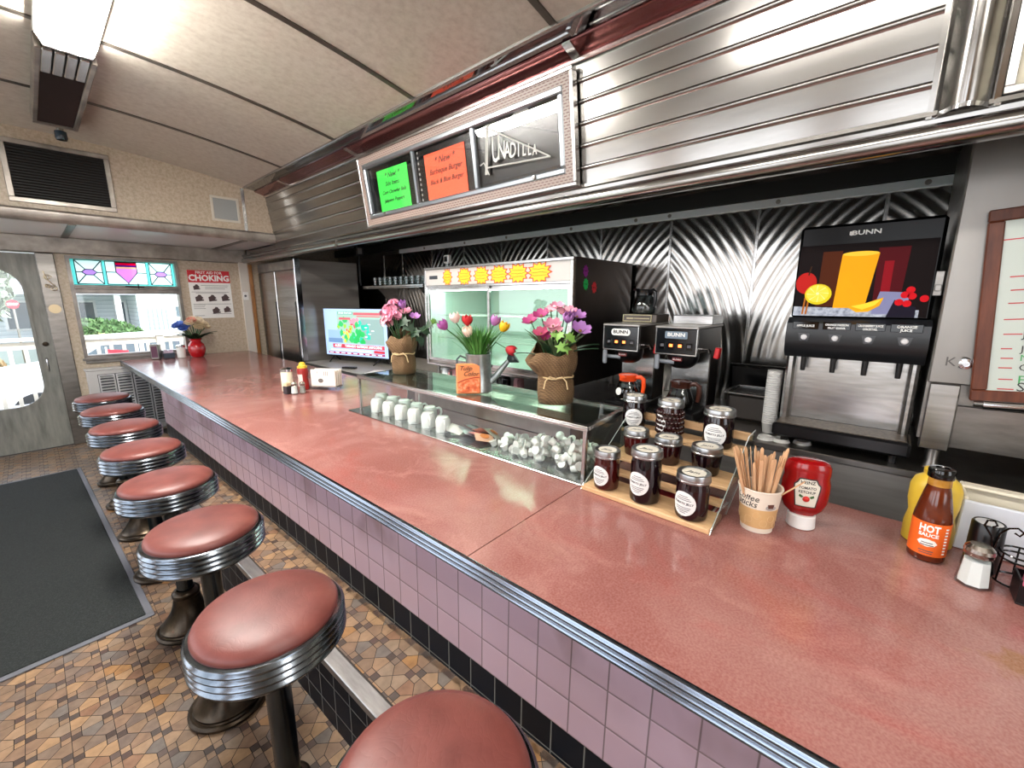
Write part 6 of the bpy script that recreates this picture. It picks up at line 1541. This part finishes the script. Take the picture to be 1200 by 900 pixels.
_nt.links.new(ramp(_nt, _w.outputs['Fac'], [(0, '#a9b6bc'), (.15, '#d5dee2'), (1, '#e6edf0')]).outputs['Color'], _b.inputs['Base Color']); setin(_b, rough=.7)
mb = MB(); mb.box(1.3, 7, 0, 6, 0, 5.5); mb.box(-4, 1.3, 2.2, 6, 0, 5.5); mb.build('wall', clap, ho, smooth=False)
mb = MB(); mb.box(-4.2, 1.3, -.2, 2.4, 2.35, 2.65); mb.prism([(-.4, 5.5), (6.4, 5.5), (3, 8)], -4.2, 7.2, 'x'); mb.build('roof', M('roof_grey', '#9a9aa0', .8), ho, smooth=False)
for x in (-.35, .72, -2.2):
    mb = MB(); mb.box(x, x+.16, -.1, .06, .7, 2.35); mb.build('porch_column', M('column_white', '#e4e6e6', .6), ho, smooth=False)
mb = MB(); mb.box(-4.2, 1.3, -.2, 2.2, 0, .7); mb.build('porch_deck', M('porch_grey', '#8d949a', .7), ho, smooth=False)
for a, c, z0, z1, y in ((-.05, .35, 1.3, 2.1, 2.17), (.95, 1.2, .8, 2.1, 2.17), (-1.8, -.9, 1.2, 2.1, 2.17), (2.35, 2.9, 1.55, 1.95, -.03)):
    mb = MB(); mb.frame(a-.06, c+.06, z0-.06, z1+.06, .07, y-.03, y, 'y'); w = mb.build('window', M('column_white', '#e4e6e6', .6), ho, smooth=False)
    mb = MB(); mb.box(a, c, y-.01, y, z0, z1); mb.build('pane', M('house_glass', '#56646c', .1), w, smooth=False)
mb = MB()
for x in (1.55, 1.68, 1.81, 1.94, 2.07): mb.box(x, x+.03, -.06, -.03, .5, 1.9)
mb.build('shutter', M('shutter_grey', '#8f9aa2', .6), ho, smooth=False)
rr = random.Random(21)
def bush(name, lab, cat, loc, dims, n, m, s=.16, trunk=None):
    b = thing(name, lab, cat, loc); mb = MB()
    for i in range(n):
        e = Vector((rr.gauss(0, 1), rr.gauss(0, 1), rr.gauss(0, 1))).normalized()*rr.uniform(.75, 1.0)
        p = Vector((e.x*dims[0], e.y*dims[1], dims[2]*(1+e.z)+(trunk or 0)))
        X = Matrix.Translation(p) @ Euler((rr.uniform(0, 6), rr.uniform(0, 6), rr.uniform(0, 6))).to_matrix().to_4x4()
        mb.poly([(-s, 0, 0), (0, -s*.5, .1*s), (s, 0, 0), (0, s*.5, .1*s)], X)
    mb.build('foliage', m, b, smooth=False)
    if trunk:
        mb = MB(); mb.tube([(0, 0, 0), (.05, 0, trunk+dims[2])], [.12, .06], 8); mb.build('trunk', M('bark', '#5a4a3c', .9), b)
    else:
        mb = MB(); mb.ball((0, 0, dims[2]), 1, sc=(dims[0]*.85, dims[1]*.85, dims[2]*.9)); mb.build('core', M('hedge_core', '#3c5a34', .9), b)
hm_ = NM('hedge_green', [(.3, '#3f6638'), (.7, '#688a54')], 3, rough=.8)
bush('clipped_hedge', 'long clipped green hedge before the white house', 'hedge', (.55, 18.9, -.65), (1.3, .5, .80), 4500, hm_, .08)
bush('round_bush', 'yellow-green bush by the hedge outside the window', 'bush', (.62, 17.4, -.65), (.55, .5, .60), 2000, NM('bush_yellow', [(.3, '#7c8f52'), (.7, '#b3b97c')], 3, rough=.8), .08)
bush('blossom_tree', 'pale blossoming tree seen through the glass of the far door', 'tree', (-2.6, 15.5, -.65), (1.7, 1.5, 1.6), 3800, NM('blossom_leaf', [(.3, '#5f6e58'), (.55, '#98a290'), (.75, '#cfc9c2')], 3, rough=.8), .13, 1.0)
bush('low_shrub', 'brownish shrub below the blossoming tree outside the door', 'shrub', (-1.75, 13.2, -.65), (.55, .5, .62), 700, NM('shrub_brown', [(.3, '#8f7a5c'), (.7, '#b39c7a')], 3, rough=.8), .12)
ss = thing('stop_sign', 'faint red stop sign on a post outside the far door', 'road sign', (-.98, 14.2, -.65))
mb = MB(); mb.tube([(0, 0, 0), (0, 0, 2.2)], .02, 8); mb.build('post', steel_dk, ss)
mb = MB(); mb.prism(circ(0, 2.08, .10, 8), -.04, -.03, 'y'); pl_ = mb.build('plate', M('sign_red', '#b0303c', .5), ss, smooth=False)
text('STOP', .065, white_pp, pl_, (0, -.042, 2.08), FRONT, bold=.004)
car = thing('parked_car', 'white car parked beyond the deck railing outside the window', 'car', (.35, 11.2, -.65))
bodyp = [(-1.9, .35), (-1.95, .75), (-1.75, .95), (-.95, 1.05), (-.35, 1.48), (.85, 1.52), (1.45, 1.10), (1.95, 1.0), (2.0, .4)]
mb = MB(); mb.prism(bodyp, -.82, .82, 'y'); mb.build('body', M('car_white', '#dfe3e6', .15, spec=.6), car, sharp=20)
mb = MB(); mb.prism([(-.80, 1.08), (-.30, 1.42), (.15, 1.45), (.15, 1.08)], -.835, -.82, 'y'); mb.prism([(.22, 1.08), (.22, 1.45), (.80, 1.46), (1.25, 1.10)], -.835, -.82, 'y'); mb.build('window', M('car_glass', '#5d6b74', .05), car, smooth=False)
for x in (-1.2, 1.25):
    mb = MB(); mb.lathe([(0, -.1), (.33, -.1), (.34, -.06), (.34, .06), (.33, .1), (0, .1)], 24, Matrix.Translation((x, -.75, .335)) @ Matrix.Rotation(PI/2, 4, 'X')); wl = mb.build('wheel', M('tyre', '#2a2c2f', .7), car)
    mb = MB(); mb.lathe([(0, .112), (.2, .108), (.21, .10)], 18, Matrix.Translation((x, -.75, .335)) @ Matrix.Rotation(PI/2, 4, 'X')); mb.build('hubcap', steel, wl)
fl_ = thing('red_flag', 'small red flag fixed to the deck railing outside the window', 'flag', (-.10, 8.5, .55))
mb = MB(); mb.tube([(0, 0, -.55), (0, 0, .3)], .012, 6); mb.build('pole', white_pl, fl_)
mb = MB(); patch(mb, lambda u, v: (.24*v, .02*math.sin(6*v), .17+.09*u*(1-.3*v)), 4, 8); mb.build('cloth', M('flag_red', '#d8394c', .7), fl_)

# ================================================================== LIGHT, CAMERA
w = bpy.data.worlds.new('sky'); SC.world = w; w.use_nodes = True; nt = w.node_tree; bg = nt.nodes['Background']
tc = nt.nodes.new('ShaderNodeTexCoord'); sp_ = nt.nodes.new('ShaderNodeSeparateXYZ'); nt.links.new(tc.outputs['Generated'], sp_.inputs[0])
r = ramp(nt, mnode(nt, 'ADD', mnode(nt, 'MULTIPLY', sp_.outputs[2], .5), .5), [(.45, '#c9ccd0'), (.52, '#f4f6fa'), (.75, '#e2ebf8'), (1, '#cfe0f6')])
nt.links.new(r.outputs['Color'], bg.inputs['Color']); bg.inputs['Strength'].default_value = 2.4
sun_d = bpy.data.lights.new('sun', 'SUN'); sun_d.energy = 3; sun_d.angle = .03; sun_d.color = (1, .96, .9)
sun = bpy.data.objects.new('sun', sun_d); COL.objects.link(sun); sun.rotation_euler = Vector((-.22, .55, -.80)).to_track_quat('-Z', 'Y').to_euler()
cd_ = bpy.data.cameras.new('camera'); cam = bpy.data.objects.new('camera', cd_); COL.objects.link(cam)
cd_.sensor_fit = 'HORIZONTAL'; cd_.sensor_width = 36; cd_.lens = 495.4986*36/1200; cd_.clip_start = .02; cd_.clip_end = 200
R_ = ((.66425724, -.74750403, -.00029987), (-.14562061, -.12900988, -.98089301), (.73318279, .65160891, -.19454774))
mw = Matrix.Identity(4)
for i in range(3):
    mw[i][0] = R_[0][i]; mw[i][1] = -R_[1][i]; mw[i][2] = -R_[2][i]
mw.translation = (-.76146, 0, 1.51535)
cam.matrix_world = mw; SC.camera = cam
SC.view_settings.view_transform = 'Standard'; SC.view_settings.look = 'None'; SC.view_settings.gamma = 1; SC.view_settings.use_curve_mapping = False
SC.view_settings.exposure = 1.1
SC.cycles.max_bounces = 10; SC.cycles.glossy_bounces = 6; SC.cycles.transparent_max_bounces = 16; SC.cycles.diffuse_bounces = 5
SC.cycles.use_denoising = True; SC.cycles.sample_clamp_indirect = 8
SC.cycles.caustics_reflective = False; SC.cycles.caustics_refractive = False
